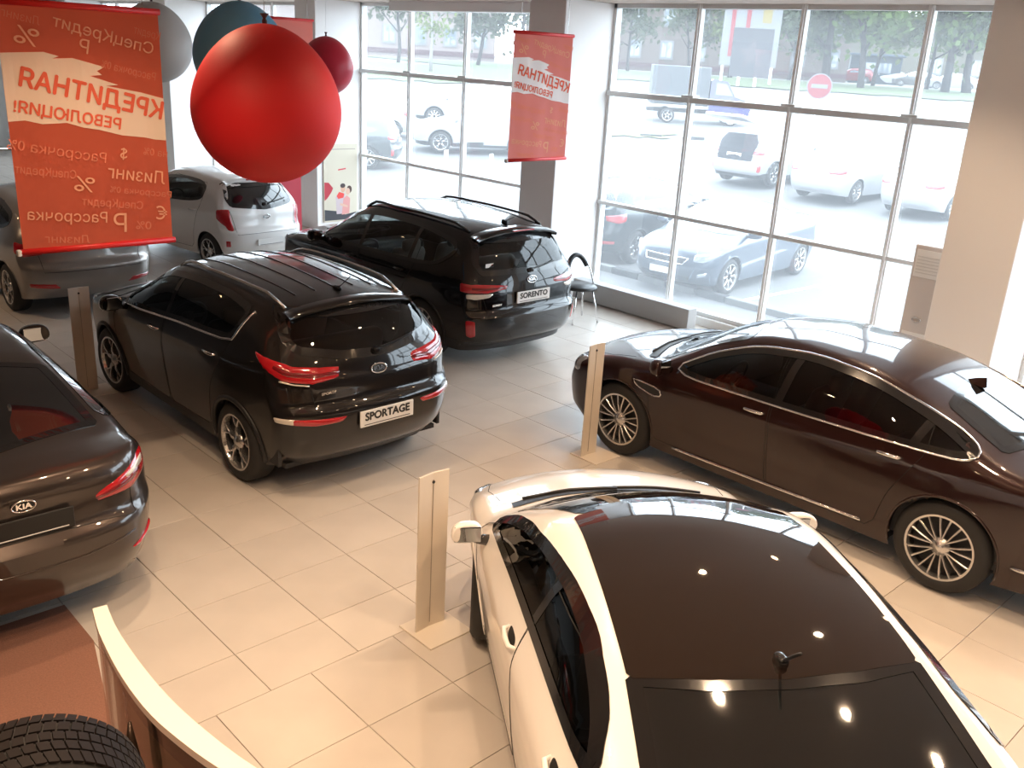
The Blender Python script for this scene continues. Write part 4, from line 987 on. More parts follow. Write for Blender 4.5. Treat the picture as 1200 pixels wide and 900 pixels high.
def banner(label, cx, y, z0, z1, w, cloth, rz=0, full=True):
    root = empty('hanging_banner', (cx, y, z0), rz, label, 'banner', 'credit banners hung from the ceiling'); H = z1-z0
    nx, nz = 24, 20; v = []
    def dy(u, vv): return .008*math.sin(u*9+1)*(.3+.7*vv)+.0025*math.sin(u*23)
    for j in range(nz+1):
        for i in range(nx+1): v.append(((i/nx-.5)*w, dy(i/nx, j/nz), H*(1-j/nz)))
    f = [(j*(nx+1)+i, j*(nx+1)+i+1, (j+1)*(nx+1)+i+1, (j+1)*(nx+1)+i) for j in range(nz) for i in range(nx)]
    mobj('cloth', v, f, cloth, root, True)
    for z, e in ((H+.01, .012), (-.01, .02)):
        q = MB(); q.tube([(-w/2-e, 0, z), (w/2+e, 0, z)], .022, 10); q.build('rod', ban_rod, root, True)
    for sx in (-1, 1):
        q = MB(); q.tube([(sx*w*.4, 0, H+.02), (sx*w*.4, 0, ZC-z0-.002)], .0025, 5); q.build('hanging_cord', steel, root)
    q = MB(); q.rbox(-w/2-.03, 0, -.012, .03, .045, .045, .01); q.build('rod_end', plate_w, root)
    P = lambda u, vv, off: Vector(((u-.5)*w, dy(u, vv)-off, H*(1-vv)))
    up = [(0, .19), (.12, .185), (.25, .18), (.34, .195), (.30, .205), (.42, .20), (.62, .232), (.57, .25), (.60, .265), (.52, .27), (.70, .305), (.62, .31), (.85, .335), (1, .36)]
    lo = [(1, .545), (.92, .54), (.85, .53), (.70, .52), (.55, .495), (.45, .485), (.35, .465), (.2, .47), (.1, .455), (0, .46)]
    poly = up+lo; q = MB(); b = resample(poly, .03); pts = [Vector(p) for p in b]
    gx, gy = np.meshgrid(np.arange(.02, 1, .045), np.arange(.18, .56, .045)); gx = gx.ravel(); gy = gy.ravel(); ok = inside(inset(b, .012), gx, gy)
    pts += [Vector((float(a), float(c))) for a, c in zip(gx[ok], gy[ok])]; nb = len(b)
    r_ = geometry.delaunay_2d_cdt(pts, [(i, (i+1) % nb) for i in range(nb)], [list(range(nb))], 1, 1e-5)
    for off in (.003, -.003): q.add([P(p.x, p.y, off) for p in r_[0]], [tuple(t) for t in r_[2]])
    q.build('brush_stroke_print', ban_cream if cloth is ban_or else ban_white, root)
    def word(txt, u, vv, width, size, m, tilt=13, bold=.0):
        a = R(tilt); me = text_mesh(txt, size, 0.0008, bold); X = Vector((-math.cos(a), 0, math.sin(a))); Y = Vector((math.sin(a), 0, math.cos(a)))
        xs = [q.co.x for q in me.vertices]; sc = width/(max(xs)-min(xs)) if width else 1; c = P(u, vv, 0)
        for q in me.vertices:
            p = c+X*q.co.x*sc+Y*q.co.y; p.y = dy(p.x/w+.5, 1-p.z/H)-.0065+q.co.z*.5; q.co = p
        me.materials.clear(); me.materials.append(m); o = bpy.data.objects.new('lettering', me); COL.objects.link(o); o.parent = root
    k = w/183
    word('КРЕДИТНАЯ', .54, .352, 168*k, .158*w, ban_let, 13, .0028*w)
    word('РЕВОЛЮЦИЯ!', .37, .437, 122*k, .098*w, ban_let, 10, .0015*w)
    if full:
        for a in (('СпецКредит', .64, .105, 118*k, .10*w, ban_pale, 13), ('%', .16, .125, 26*k, .15*w, ban_pale, 12), ('Р', .50, .155, None, .12*w, ban_pale, 12), ('Рассрочка 0%', .78, .245, 66*k, .07*w, ban_pale2, 12), ('Лизинг', .14, .05, 40*k, .07*w, ban_pale2, 12), ('Кредит', .92, .085, 32*k, .07*w, ban_pale2, 12),
                  ('Рассрочка 0%', .28, .585, 112*k, .09*w, ban_pale2, 10), ('$', .70, .60, None, .10*w, ban_pale, 8), ('на 0%', .92, .60, 30*k, .07*w, ban_pale2, 8), ('Лизинг', .78, .70, 72*k, .12*w, ban_pale, 9), ('СпецКредит', .19, .67, 68*k, .075*w, ban_pale2, 8), ('%', .42, .73, 24*k, .14*w, ban_pale, 8),
                  ('Рассрочка 0%', .80, .775, 78*k, .06*w, ban_pale2, 8), ('СпецКредит', .60, .82, 76*k, .075*w, ban_pale2, 8), ('Рассрочка', .30, .865, 92*k, .10*w, ban_pale, 6), ('Р', .64, .915, None, .18*w, ban_pale, 4), ('Лизинг', .28, .965, 52*k, .075*w, ban_pale2, 5), ('€', .93, .88, None, .13*w, ban_pale, 6), ('0%', .80, .93, 20*k, .08*w, ban_pale2, 6)): word(*a)
    return root
banner('large orange banner with mirrored red Cyrillic lettering, hanging over the grey hatchback', .262, -.7, 2.08, 3.66, 1.04, ban_or, R(-1))
banner('red banner with mirrored Cyrillic lettering, hanging in front of the first pillar', 6.36, 1.05, 2.30, 3.77, 1.0, ban_rd, 0)
banner('pale red banner behind the blue and small red balloons', 6.30, 7.0, 2.35, 3.86, 1.0, ban_rd, 0, False)

# ================================================================ BALLOONS
def balloon(label, c, r, col, rough=.3):
    root = empty('balloon', c, 0, label, 'balloon', 'giant balloons on threads'); prof = []
    for k in range(33):
        t = math.pi*k/32; rr = r*math.sin(t)*(1-.10*max(0, math.cos(t))**1.5); z = r*math.cos(t)*(1.10 if math.cos(t) > 0 else .98)
        prof.append((max(rr, .001), z-.03*r))
    q = MB(); q.lathe(prof, 48); m = mat('balloon_'+label.split()[0]+'_'+label.split()[1], col, rough, spec=.4); q.build('skin', m, root, True)
    zt = prof[0][1]; q = MB(); q.lathe([(.012*r/.4, zt-.01), (.014, zt+.012), (.008, zt+.025), (.024*r/.4, zt+.05), (.001, zt+.052)], 12); q.build('knot', mat('balloon_knot_dark', (.08, .01, .02), .4), root, True)
    q = MB(); q.tube([(0, 0, zt+.03), (0, 0, ZC-c[2]-.002)], .0015, 5); q.build('thread', plate_w, root)
balloon('large red balloon hanging in front of the blue one, largest of all', (.50, -2.70, 3.18), .405, (.60, .012, .016), .6)
balloon('big blue balloon half hidden behind the large red balloon', (1.91, .24, 3.40), .40, (.17, .46, .72), .5)
balloon('small red balloon far off, before the white pillar with the poster', (5.32, 4.27, 3.22), .375, (.62, .02, .05), .4)
balloon('pale grey balloon behind the right edge of the orange banner', (2.35, 3.02, 3.42), .40, (.62, .60, .58), .4)

# ================================================================ SIGN STANDS
stand_m = mat('stand_cream_metal', (.74, .66, .56), .45)
def stand(label, x0, x1, y, h=1.12, rz=0, plate_off=0):
    cx = (x0+x1)/2; root = empty('sign_stand', (cx, y, 0), rz, label, 'sign stand', 'cream metal information stands'); w = x1-x0
    q = MB(); q.rbox(plate_off, -.03, .006, .34, .33, .012, .004); q.build('base_plate', stand_m, root)
    for k, sx in enumerate((-1, 1)):     # two leaves folded along the middle
        q = MB(); q.prism([(0, .012), (sx*w/2, 0 if sx < 0 else .0), (sx*w/2, .012 if sx < 0 else .012), (0, .026)], .012, h+.0*k); q.build('panel_leaf', stand_m, root)
    q = MB(); q.lathe([(.001, -.004), (.010, -.004), (.010, .010)], 14, 'y', (0, .010, h-.06)); q.build('screw_hole', ink, root)
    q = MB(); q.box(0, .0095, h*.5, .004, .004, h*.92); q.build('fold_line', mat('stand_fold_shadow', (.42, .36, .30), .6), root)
    return root
stand('cream sign stand between the white saloon and the floor aisle, nearest of the three', .985, 1.215, -3.52, 1.10, 0, .02)
stand('cream sign stand beside the front wheel of the dark brown saloon', 3.90, 4.10, -2.25, 1.10, 0, .06)
stand('cream sign stand by the front wheel of the charcoal crossover, farthest left of the three', .86, 1.06, 1.98, 1.10, 0, .06)

# ================================================================ CURVED RAIL AND TYRE (bottom left)
Lc = [(-1.01, -3.72), (-1.03, -3.80), (-1.06, -3.93), (-1.10, -4.24), (-1.11, -4.54), (-1.08, -4.78), (-1.04, -4.98), (-.97, -5.22), (-.85, -5.5), (-.65, -5.8)]
Rc = [(-.95, -3.73), (-.965, -3.80), (-.99, -3.95), (-1.01, -4.25), (-1.01, -4.54), (-.985, -4.79), (-.95, -5.02), (-.88, -5.26), (-.76, -5.5), (-.58, -5.75)]
root = empty('curved_display_screen', (-1.0, -4.4, 0), 0, 'curved clear screen with cream top rail beside the loose tyre', 'screen')
off = Vector((1.0, 4.4, 0))
def smooth_line(l):
    for _ in range(2):
        o_ = [l[0]]
        for a, b in zip(l, l[1:]): o_ += [(a[0]*.75+b[0]*.25, a[1]*.75+b[1]*.25), (a[0]*.25+b[0]*.75, a[1]*.25+b[1]*.75)]
        l = o_+[l[-1]]
    return l
Lc, Rc = smooth_line(Lc), smooth_line(Rc)
q = MB(); n = len(Lc); v = []
for z in (1.065, 1.10):
    v += [Vector((x, y, z))+off for x, y in Lc]+[Vector((x, y, z))+off for x, y in Rc]
f = []
for i in range(n-1):
    f += [(2*n+i, 2*n+i+1, 3*n+i+1, 3*n+i), (i, n+i, n+i+1, i+1), (i, i+1, 2*n+i+1, 2*n+i), (n+i, 3*n+i, 3*n+i+1, n+i+1)]
f += [(0, 2*n, 3*n, n), (n-1, 2*n-1, 4*n-1, 3*n-1)]
q.add(v, f); q.build('top_rail', mat('rail_cream', (.86, .76, .66), .4), root)
def curve_sheet(name, off_t, z0, z1, m, i0=0, i1=None, th=.008):
    pts = [tuple(a+(b-a)*off_t for a, b in zip(Lc[i], Rc[i])) for i in range(n)][i0:i1]; k = len(pts)
    q = MB(); v = [Vector((x+d, y, z))+off for d in (0, th) for z in (z0, z1) for x, y in pts]
    f = [(i, i+1, k+i+1, k+i) for i in range(k-1)]+[(2*k+i, 3*k+i, 3*k+i+1, 2*k+i+1) for i in range(k-1)]; q.add(v, f); return q.build(name, m, root, True)
curve_sheet('clear_panel', .15, .12, 1.065, glass_mat('acrylic', (.80, .80, .78)))
curve_sheet('printed_band', .35, .93, 1.06, mat('grey_print_band', (.10, .09, .10), .4), 4)
curve_sheet('printed_panel', .5, .14, .92, mat('olive_grey_print', (.24, .20, .14), .4), 9)
for i in (1, 12, 23, 32):
    x, y = (Lc[i][0]+Rc[i][0])/2, (Lc[i][1]+Rc[i][1])/2; q = MB(); q.tube([Vector((x, y, 0))+off, Vector((x, y, 1.07))+off], .010, 8); q.build('post', steel, root, True)
q = MB(); q.tube([Vector((-1.13, -4.40, .98))+off, Vector((-1.14, -4.42, .90))+off, Vector((-1.135, -4.45, .78))+off, Vector((-1.15, -4.46, .66))+off], [.006, .022, .026, .008], 8); q.build('dark_emblem', mat('bronze_dark', (.05, .03, .02), .3, .6), root, True)
# dark red-brown carpet inside the curve
q = MB(); q.prism([(-.60, -1.86), (-.60, -2.36)]+[(x+.0, y) for x, y in Rc]+[(-.5, -6.2), (-5.5, -6.2), (-5.5, -1.86)], .0015, .012); o = q.build('display_carpet', mat('carpet_brown', (.26, .12, .08), .9, noise=(90, .12), bump=(200, .3)))
tag(o, 'red-brown carpet laid inside the curved screen, under the dark saloon', 'carpet')
# tyre on a low rack
tc = Vector((-1.655, -5.02, 1.235)); ax_dir = math.atan2(.97, .23)
root = empty('loose_tyre', (tc.x, tc.y, 0), ax_dir-math.pi, 'loose black tyre with blocky tread at the bottom left corner', 'tyre')
Rt = .345; tw = .235; q = MB()
q.lathe([(.23, -tw/2+.02), (.245, -tw/2-.0), (.30, -tw/2-.008), (Rt-.022, -tw/2+.005), (Rt-.010, -tw/2+.02), (Rt-.010, tw/2-.02), (Rt-.022, tw/2-.005), (.30, tw/2+.008), (.245, tw/2), (.23, tw/2-.02)], 64, 'x', (0, 0, tc.z)); q.build('carcass', rubber, root, True)
tread_m = mat('tread_rubber', (.012, .009, .009), .65, spec=.15)
for row, (xa, xb, nb, skew) in enumerate(((-.112, -.072, 64, .02), (-.064, -.026, 56, .012), (-.018, .018, 60, 0), (.026, .064, 56, -.012), (.072, .112, 64, -.02))):
    q = MB()
    for k in range(nb):
        a0 = 2*math.pi*(k+.08+row*.3)/nb; a1 = 2*math.pi*(k+.92+row*.3)/nb; v = []
        for rr in (Rt-.012, Rt):
            for x, s_ in ((xa, -skew), (xb, skew)):
                dr = .006 if abs(x) > .1 and rr == Rt else 0
                for a in (a0+s_, a1+s_): v.append((x, (rr-dr)*math.cos(a), tc.z+(rr-dr)*math.sin(a)))
        q.add(v, [(4, 5, 7, 6), (0, 4, 6, 2), (1, 3, 7, 5), (0, 1, 5, 4), (2, 6, 7, 3)])
    tag(q.build('tread_blocks', tread_m, root), kind='stuff')
q = MB()
for sx in (-.09, .09):
    q.tube([(sx, -.22, 0), (sx, -.20, tc.z-.28), (sx, .20, tc.z-.28), (sx, .22, 0)], .014, 8)
q.tube([(-.09, -.2, tc.z-.285), (.09, -.2, tc.z-.285)], .014, 8); q.tube([(-.09, .2, tc.z-.285), (.09, .2, tc.z-.285)], .014, 8)
q.build('rack', steel, root, True)

# ================================================================ CHAIR, CABINET, POSTER, ROLL-UP
def chair(label, x, y, rz):
    root = empty('bar_chair', (x, y, 0), rz, label, 'chair', 'round chrome chairs by the window'); black = mat('chair_black_seat', (.012, .012, .014), .35)
    q = MB(); q.lathe([(.001, .43), (.17, .43), (.205, .445), (.21, .465), (.19, .485), (.001, .49)], 32); q.build('seat', black, root, True)
    for a in (45, 135, 225, 315):
        c_, s_ = math.cos(R(a)), math.sin(R(a)); q = MB(); q.tube([(.15*c_, .15*s_, .44), (.21*c_, .21*s_, .22), (.25*c_, .25*s_, .005)], .010, 8); q.build('leg', chrome, root, True)
    q = MB(); q.tube([(.20*math.cos(a), -.05-.16*abs(math.sin(a))**.6 if False else -.20*math.sin(a)*.6, .44+.42*math.sin(a)) for a in [math.pi*k/16 for k in range(17)]], .010, 8); q.build('back_hoop', chrome, root, True)
    q = MB(); q.tube([(.17*math.cos(a), -.20*math.sin(a)*.6-.012, .46+.39*math.sin(a)) for a in [math.pi*(.22+.56*k/12) for k in range(13)]], .030, 8); q.build('back_pad', black, root, True); root.scale = (1.18, 1.18, 1.08)
chair('chrome chair with round black seat behind the right tail lamp of the black crossover', 7.42, 1.10, R(165))
chair('chrome chair with black seat mostly hidden by the black crossover', 7.30, 2.35, R(120))
root = empty('air_cabinet', (8.25, -3.38, 0), 0, 'tall cream appliance cabinet standing against the second pillar', 'cabinet')
cm_ = mat('cabinet_pale', (.66, .62, .60), .4)
q = MB(); q.rbox(0, 0, .92, .42, .34, 1.80, .015); q.build('housing', cm_, root)
q = MB(); q.rbox(-.213, 0, 1.62, .008, .28, .30, .003); q.build('grille_panel', alu_w, root)
for k in range(6):
    q = MB(); q.box(-.219, 0, 1.52+.035*k, .006, .24, .012); q.build('louvre', alu, root)
q = MB(); q.rbox(-.213, 0, .55, .006, .28, .60, .003); q.build('front_door', alu_w, root)
q = MB(); q.tube([(-.22+.0, .05*math.cos(a), 1.0+.025*math.sin(a)) for a in [math.pi*k/8 for k in range(16)]], .005, 6, True); q.build('emblem', chrome, root, True)
q = MB(); q.rbox(0, 0, .01, .38, .30, .04, .01); q.build('plinth', black_pl, root)

root = empty('wall_poster', (8.35, 8.555, .16), 0, 'beige poster of an embracing couple beside a vehicle, on the pillar', 'poster')
q = MB(); q.box(0, 0, .75, .78, .02, 1.52); q.build('board', mat('poster_beige', (.62, .56, .45), .6), root)
def flat(name, pts, col, d=.0, parent=root):
    q = MB(); q.prism([(x, z) for x, z in pts], -.0115-d, -.0105-d, lambda x, y, z: (x, z, y)); q.build(name, mat('print_%02x%02x%02x' % tuple(int(c*255) for c in col), col, .6), parent)
def ell(cx, cz, rx, rz_, n=16): return [(cx+rx*math.cos(2*math.pi*k/n), cz+rz_*math.sin(2*math.pi*k/n)) for k in range(n)]
flat('print_header', [(-.36, 1.42), (.34, 1.42), (.34, 1.405), (-.36, 1.405)], (.35, .30, .26))
flat('print_logo_line', [(-.36, 1.46), (-.20, 1.46), (-.20, 1.485), (-.36, 1.485)], (.6, .05, .07))
flat('print_title', [(-.06, 1.0), (.12, 1.02), (.12, 1.045), (-.06, 1.025)], (.6, .05, .07))
flat('print_red_car', [(-.38, .42), (-.38, .78), (-.28, .77), (-.18, .66), (-.22, .58), (-.32, .46)], (.45, .03, .05))
flat('print_engine', [(-.38, 0.02), (-.38, .24), (-.1, .20), (.1, .12), (.36, .16), (.36, .02)], (.05, .05, .06))
flat('print_man_shirt', [(-.10, .14), (-.12, .48), (-.04, .58), (.10, .54), (.10, .40), (.04, .14)], (.55, .45, .48), .001)
flat('print_man_collar', [(-.10, .50), (-.04, .58), (.08, .54), (.06, .46), (-.06, .44)], (.70, .06, .05), .002)
flat('print_man_head', ell(.05, .64, .055, .075), (.62, .36, .25), .002)
flat('print_man_hair', ell(.045, .70, .06, .045), (.05, .03, .03), .003)
flat('print_woman_dress', [(.02, .12), (.06, .44), (.14, .50), (.22, .44), (.20, .14)], (.66, .30, .28), .002)
flat('print_woman_head', ell(.165, .58, .05, .07), (.66, .42, .32), .003)
flat('print_woman_hair', ell(.20, .62, .06, .075), (.08, .04, .03), .0025)
flat('print_arm', [(-.02, .36), (.16, .30), (.16, .26), (-.02, .31)], (.66, .42, .32), .004)
root = empty('rollup_banner', (6.72, 8.0, 0), 0, 'dark red roll-up banner standing behind the small white hatchback', 'banner')
q = MB(); q.rbox(0, 0, .04, .86, .16, .08, .02); q.build('base', alu, root)
q = MB(); q.box(0, .0, .92, .80, .006, 1.70); q.build('print', mat('rollup_red', (.42, .03, .05), .6), root)
q = MB(); q.tube([(-.41, 0, 1.78), (.41, 0, 1.78)], .012, 8); q.tube([(0, .03, .06), (0, .03, 1.78)], .009, 8); q.build('frame', alu, root)
# entrance door on the window wall, with pull handles
c = MB(); c.box(XW-.05, 17.3, 2.30, .16, 2.7, .16); struct('trim_4', c, mat('door_header_grey', (.40, .34, .33), .5))
q = empty('door_1', (0, 0, 0)); tag(q, kind='structure')
for yy in (16.15, 17.3, 18.45):
    m_ = MB(); m_.box(XW-.06, yy, 1.12, .12, .10, 2.24); m_.build('door_stile', alu, q)
for yy in (17.05, 17.55):
    m_ = MB(); m_.tube([(XW-.20, yy, .5), (XW-.20, yy, 1.9)], .02, 8); m_.tube([(XW-.20, yy, .7), (XW-.1, yy, .7)], .012, 6); m_.tube([(XW-.20, yy, 1.7), (XW-.1, yy, 1.7)], .012, 6); m_.build('pull_handle', steel, q, True)
m_ = MB(); m_.box(XW-.13, 16.15, 1.5, .01, .12, .14); m_.build('door_notice', mat('notice_red', (.5, .05, .05), .5), q)

# ================================================================ OUTDOORS
def gz(x, y):
    D = math.hypot(x-CP[0], y-CP[1]); t = [(0, -.12), (27, -.12), (36, .35), (48, .86), (60, 1.45), (72, 2.1), (90, 2.5), (140, 2.6), (400, 2.6)]
    for (a, za), (b, zb) in zip(t, t[1:]):
        if D <= b: return za+(zb-za)*(D-a)/(b-a)
    return 2.6
def ground_patch(name, x0, x1, y0, y1, step, m, lift=0, test=None):
    nx, ny = max(1, int((x1-x0)/step)), max(1, int((y1-y0)/step)); v = []; f = []
    for i in range(nx+1):
        for j in range(ny+1):
            x, y = x0+(x1-x0)*i/nx, y0+(y1-y0)*j/ny; v.append((x, y, gz(x, y)+lift))
    for i in range(nx):
        for j in range(ny):
            if test and not test(x0+(x1-x0)*(i+.5)/nx, y0+(y1-y0)*(j+.5)/ny): continue
            a = i*(ny+1)+j; f.append((a, a+ny+1, a+ny+2, a+1))
    return mobj(name, v, f, m, None, True)
tag(ground_patch('parking_asphalt', 9.0, 260, -60, 230, 4, mat('asphalt_pale', (.115, .112, .11), .9, noise=(1.2, .12))), kind='structure')
grass_m = mat('grass', (.055, .075, .028), .95, noise=(3, .35))
def ring_test(d0, d1, a0, a1):
    def t(x, y):
        D = math.hypot(x-CP[0], y-CP[1]); a = math.degrees(math.atan2(y-CP[1], x-CP[0])); return d0 < D < d1 and a0 < a < a1
    return t
tag(ground_patch('lawn', 50, 120, 10, 110, 1.5, grass_m, .06, ring_test(74, 98, 15, 62)), 'green lawn with trees beyond the street', 'grass', kind='stuff')
tag(ground_patch('lawn', 26, 46, 10, 40, .7, mat('grass_yellow', (.10, .105, .035), .95), .05, ring_test(40.5, 43, 37.5, 46)), 'thin yellow-green verge strip behind the dark hatchback outside', 'grass', kind='stuff')
tag(ground_patch('lawn', 30, 60, 40, 80, 1.5, grass_m, .06, ring_test(62, 80, 46, 62)), 'lawn strip seen through the left-hand window', 'grass', kind='stuff')
# kerb stones in front of the window, light and dark in turn
root = empty('kerb', (10.75, 0, -.12), 0); tag(root, kind='structure')
kl, kd = mat('kerb_light', (.14, .14, .135), .8), mat('kerb_dark', (.03, .03, .032), .8)
for k in range(12):
    q = MB(); q.rbox(-.02*k*.35, 3.6-.62*k, .05, .16, .60, .12, .015); q.build('kerb_stone', kd if k % 3 == 1 else kl, root)
q = MB(); q.box(13.1, .62, -.112, 4.2, .10, .006, Matrix.Rotation(R(-3), 3, 'Z')); tag(q.build('parking_line', plate_w), 'white painted parking line beside the blue-grey saloon', 'road marking')
q = MB(); q.box(13.1, -3.4, -.112, 4.2, .10, .006); tag(q.build('parking_line', plate_w), 'white painted parking line left of the second pillar', 'road marking')
for i, (x, y) in enumerate(((28.2, 19.4), (29.8, 17.9), (31.0, 16.6))):
    q = MB(); q.rbox(x, y, gz(x, y)+.05, .9, .14, .14, .02, Matrix.Rotation(R(-45), 3, 'Z')); tag(q.build('kerb_block', kd), 'short dark kerb block on the car park', 'kerb', 'dark kerb blocks across the car park')

pb = paint('paint_pale_blue', (.055, .070, .095), .3, .3); pw = paint('paint_outdoor_white', (.30, .30, .31), 0, .3); pd_ = paint('paint_slate', (.012, .017, .02), .4, .3); pg = paint('paint_silver_grey', (.06, .067, .072), .4, .3); pr_ = paint('paint_red', (.14, .012, .015), .2, .3); pv = paint('paint_violet_blue', (.035, .032, .12), .2, .3)
def var(P, **k): d = dict(P); d.update(k); return d
def out_car(P, pm, x, y, rot, label, s=1.0, group=None):
    r, B = build_car('car', P, pm, (x, y, gz(x, y)), R(rot), label, group, 1); r.scale = (s, s, s); return r, B
RIO = var(CER, W=.86, grille=[(-.42, .66), (.42, .66), (.36, .56), (-.36, .56)], intake=[(-.5, .36), (.5, .36), (.42, .26), (-.42, .26)], fog=([(.60, 2.1, .42), (.74, 1.98, .45)], [(.60, 2.1, .34), (.74, 2.0, .38)]), wheel=(8, 'one'), ws=wsq(.9, 1.32, .48, .68, .56))
del RIO['tailc']
out_car(RIO, pb, 12.42, 2.02, 94.7, 'pale blue-grey saloon parked nose-in right outside the window', .97)
out_car(var(HAT), pd_, 12.95, 4.55, -85.3, 'dark slate hatchback parked outside, left of the pale blue saloon')
OUTS = var(OPT, tail=([(.90, -2.1, .97), (.82, -2.32, .96), (.42, -2.44, .93)], [(.90, -2.1, .86), (.84, -2.33, .83), (.5, -2.45, .84)]))
del OUTS['roofglass']
out_car(OUTS, pw, 24.75, 6.1, -90, 'white saloon seen from behind between the second and third mullions of the right-hand window', 1, 'white saloons outside')
out_car(OUTS, pw, 24.95, 3.45, -90, 'white saloon seen from behind, partly hidden by the second pillar', 1, 'white saloons outside')
r, B = out_car(var(SOR, wheel=(5, 'Y')), pw, 25.0, 9.0, -90, 'white estate car outside with its tailgate raised and dark boot open')
q = MB(); patch(q, B.rearp, [(-.60, .74), (.60, .74), (.66, 1.28), (.52, 1.50), (-.52, 1.50), (-.66, 1.28)], .02, .14); q.build('boot_opening', mat('boot_dark', (.02, .02, .025), .8), r)
q = MB(); q.rbox(0, -2.62, 1.93, 1.30, 1.05, .07, .03, Matrix.Rotation(R(-14), 3, 'X')); o = q.build('raised_tailgate', pw, r, True)
for sx in (-1, 1):
    q = MB(); q.rbox(sx*.46, -3.06, 2.08, .36, .10, .06, .02); q.build('tailgate_lamp', red_lens, o)
q = MB(); q.rbox(0, -3.08, 2.06, .48, .03, .09, .008); q.build('licence_plate', plate_w, o)
out_car(var(SOR, W=.93), pg, 14.0, 17.7, 47, 'grey car outside the left-hand window with its tail lamp and rear wheel in view', .92)
out_car(var(SOR, wheel=(5, 'Y')), pw, 20.0, 17.75, 55.7, 'white crossover outside the left-hand window, facing left, nearest of the white ones', 1.0)
out_car(var(SOR), pw, 24.5, 23.6, 50, 'white crossover standing a row behind, its side windows over the nearer white one', 1.0)
out_car(var(HAT), pw, 18.3, 22.5, 50, 'white hatchback a row behind the grey car, seen through the left-hand window', 1.0)
out_car(var(HAT), pr_, 103.2, 47.9, 20, 'small red car parked far off under the trees', 1.1)
out_car(var(CER, W=.88), paint('paint_dull_dark', (.10, .10, .10), .3, .3), 100.5, 39.3, 25, 'dark grey car parked far off between two tree trunks', 1.1)
out_car(var(CER, W=.88), pw, 97.8, 34.3, 25, 'white car parked far off behind the thickest tree trunk', 1.1)
out_car(var(HAT), pw, 105.5, 45.0, 20, 'white car parked far off beside the dark kiosk', 1.0)

# lorry with a grey box
tx, ty = 36.6, 20.7; root = empty('box_lorry', (tx, ty, gz(tx, ty)-.02), math.atan2(-1.69, 1.22)-math.pi/2+.12, 'small lorry with a grey box and violet-blue cab driving past', 'lorry')
q = MB(); q.rbox(0, -.95, 1.72, 1.95, 2.7, 1.75, .05); q.build('cargo_box', mat('lorry_box_grey', (.052, .055, .060), .6), root)
q = MB(); sec = [(.45, .55), (2.35, .55), (2.42, .80), (2.25, 1.15), (1.62, 1.35), (1.22, 2.0), (.55, 2.08), (.45, 2.0)]; q.prism(sec, -.95, .95, lambda a, b, c: (c, a, b)); o = q.build('cab', pv, root)
q = MB()
for sx in (-1, 1): q.prism([(.70, 1.40), (1.50, 1.38), (1.18, 1.88), (.72, 1.92)], sx*.955, sx*.965, lambda a, b, c: (c, a, b))
q.prism([(-.80, 1.40), (.80, 1.40), (.74, 1.95), (-.74, 1.95)], 0, .02, lambda a, b, c: (a, 1.62-(b-1.35)*.615+.02+c, b)); q.build('cab_window', out_glass, root)
q = MB(); q.box(0, -.1, .56, .8, 4.6, .16); q.build('chassis', kd, root)
q = MB(); q.rbox(.0, 2.42, .62, 1.9, .12, .26, .04); q.build('front_bumper', plate_w, root)
wt = wheel_meshes((5, 'Y'), .34, .2)
for y_ in (1.55, -1.45):
    for sx in (-1, 1): add_wheel(root, sx*.86, y_, .34, .2, (5, 'Y'), sx, 0, True)

# no-entry sign
sign_white = mat('sign_muted_white', (.13, .13, .135), .6)  # white set dark, like the other outdoor colours
sx_, sy_ = 23.9, 7.2; g0 = gz(sx_, sy_); root = empty('road_sign', (sx_, sy_, g0), math.atan2(CP[1]-sy_, CP[0]-sx_)+math.pi/2, 'round red no-entry sign with a white bar on a thin post', 'road sign')
H = 3.13-g0
q = MB(); q.tube([(0, .02, 0), (0, .02, H+.3)], .025, 8); q.build('post', alu_w, root)
q = MB(); q.lathe([(.001, .0), (.36, .0), (.36, -.012), (.001, -.012)], 32, 'y', (0, 0, H)); q.build('rim_plate', sign_white, root)
q = MB(); q.lathe([(.001, -.014), (.33, -.014), (.33, -.010)], 32, 'y', (0, 0, H)); q.build('red_disc', mat('sign_red', (.16, .012, .018), .5), root)
q = MB(); q.box(0, -.016, H, .46, .004, .11); q.build('white_bar', sign_white, root)
# billboard with a star, tall flag banners
root = empty('billboard', (60.4, 33.7, gz(60.4, 33.7)), math.atan2(CP[1]-33.7, CP[0]-60.4)+math.pi/2, 'grey billboard with a pale star on two posts', 'billboard')
g0 = gz(60.4, 33.7); q = MB(); q.rbox(0, 0, 4.55-g0, 2.9, .18, 3.4, .03); q.build('board', mat('board_grey', (.035, .033, .038), .7), root)
st_ = []
for k in range(10):
    a = math.pi/2+math.pi*k/5; rr = 1.15 if k % 2 == 0 else .48; st_.append((rr*math.cos(a)+.1, rr*math.sin(a)+4.45-g0))
q = MB(); q.prism(st_, -.10, -.09, lambda x, y, z: (x, z, y)); q.build('star', mat('board_star', (.055, .044, .048), .7), root)
for xx in (-.7, .5):
    q = MB(); q.box(xx, .05, (2.9-g0)/2, .22, .2, 2.9-g0); q.build('post', plate_w, root)
root = empty('pylon_sign', (65.0, 37.0, gz(65, 37)), math.atan2(CP[1]-37, CP[0]-65)+math.pi/2, 'tall white pylon sign with two red stripes behind the billboard', 'sign')
g0 = gz(65, 37); q = MB(); q.rbox(0, 0, 4.3, 4.4, .25, 6.0, .03); q.build('panel', sign_white, root)
for xx in (-1.45, -.3):
    q = MB(); q.box(xx, -.14, 4.6, .32, .02, 5.2); q.build('red_stripe', mat('sign_red', (.16, .012, .018), .5), root)
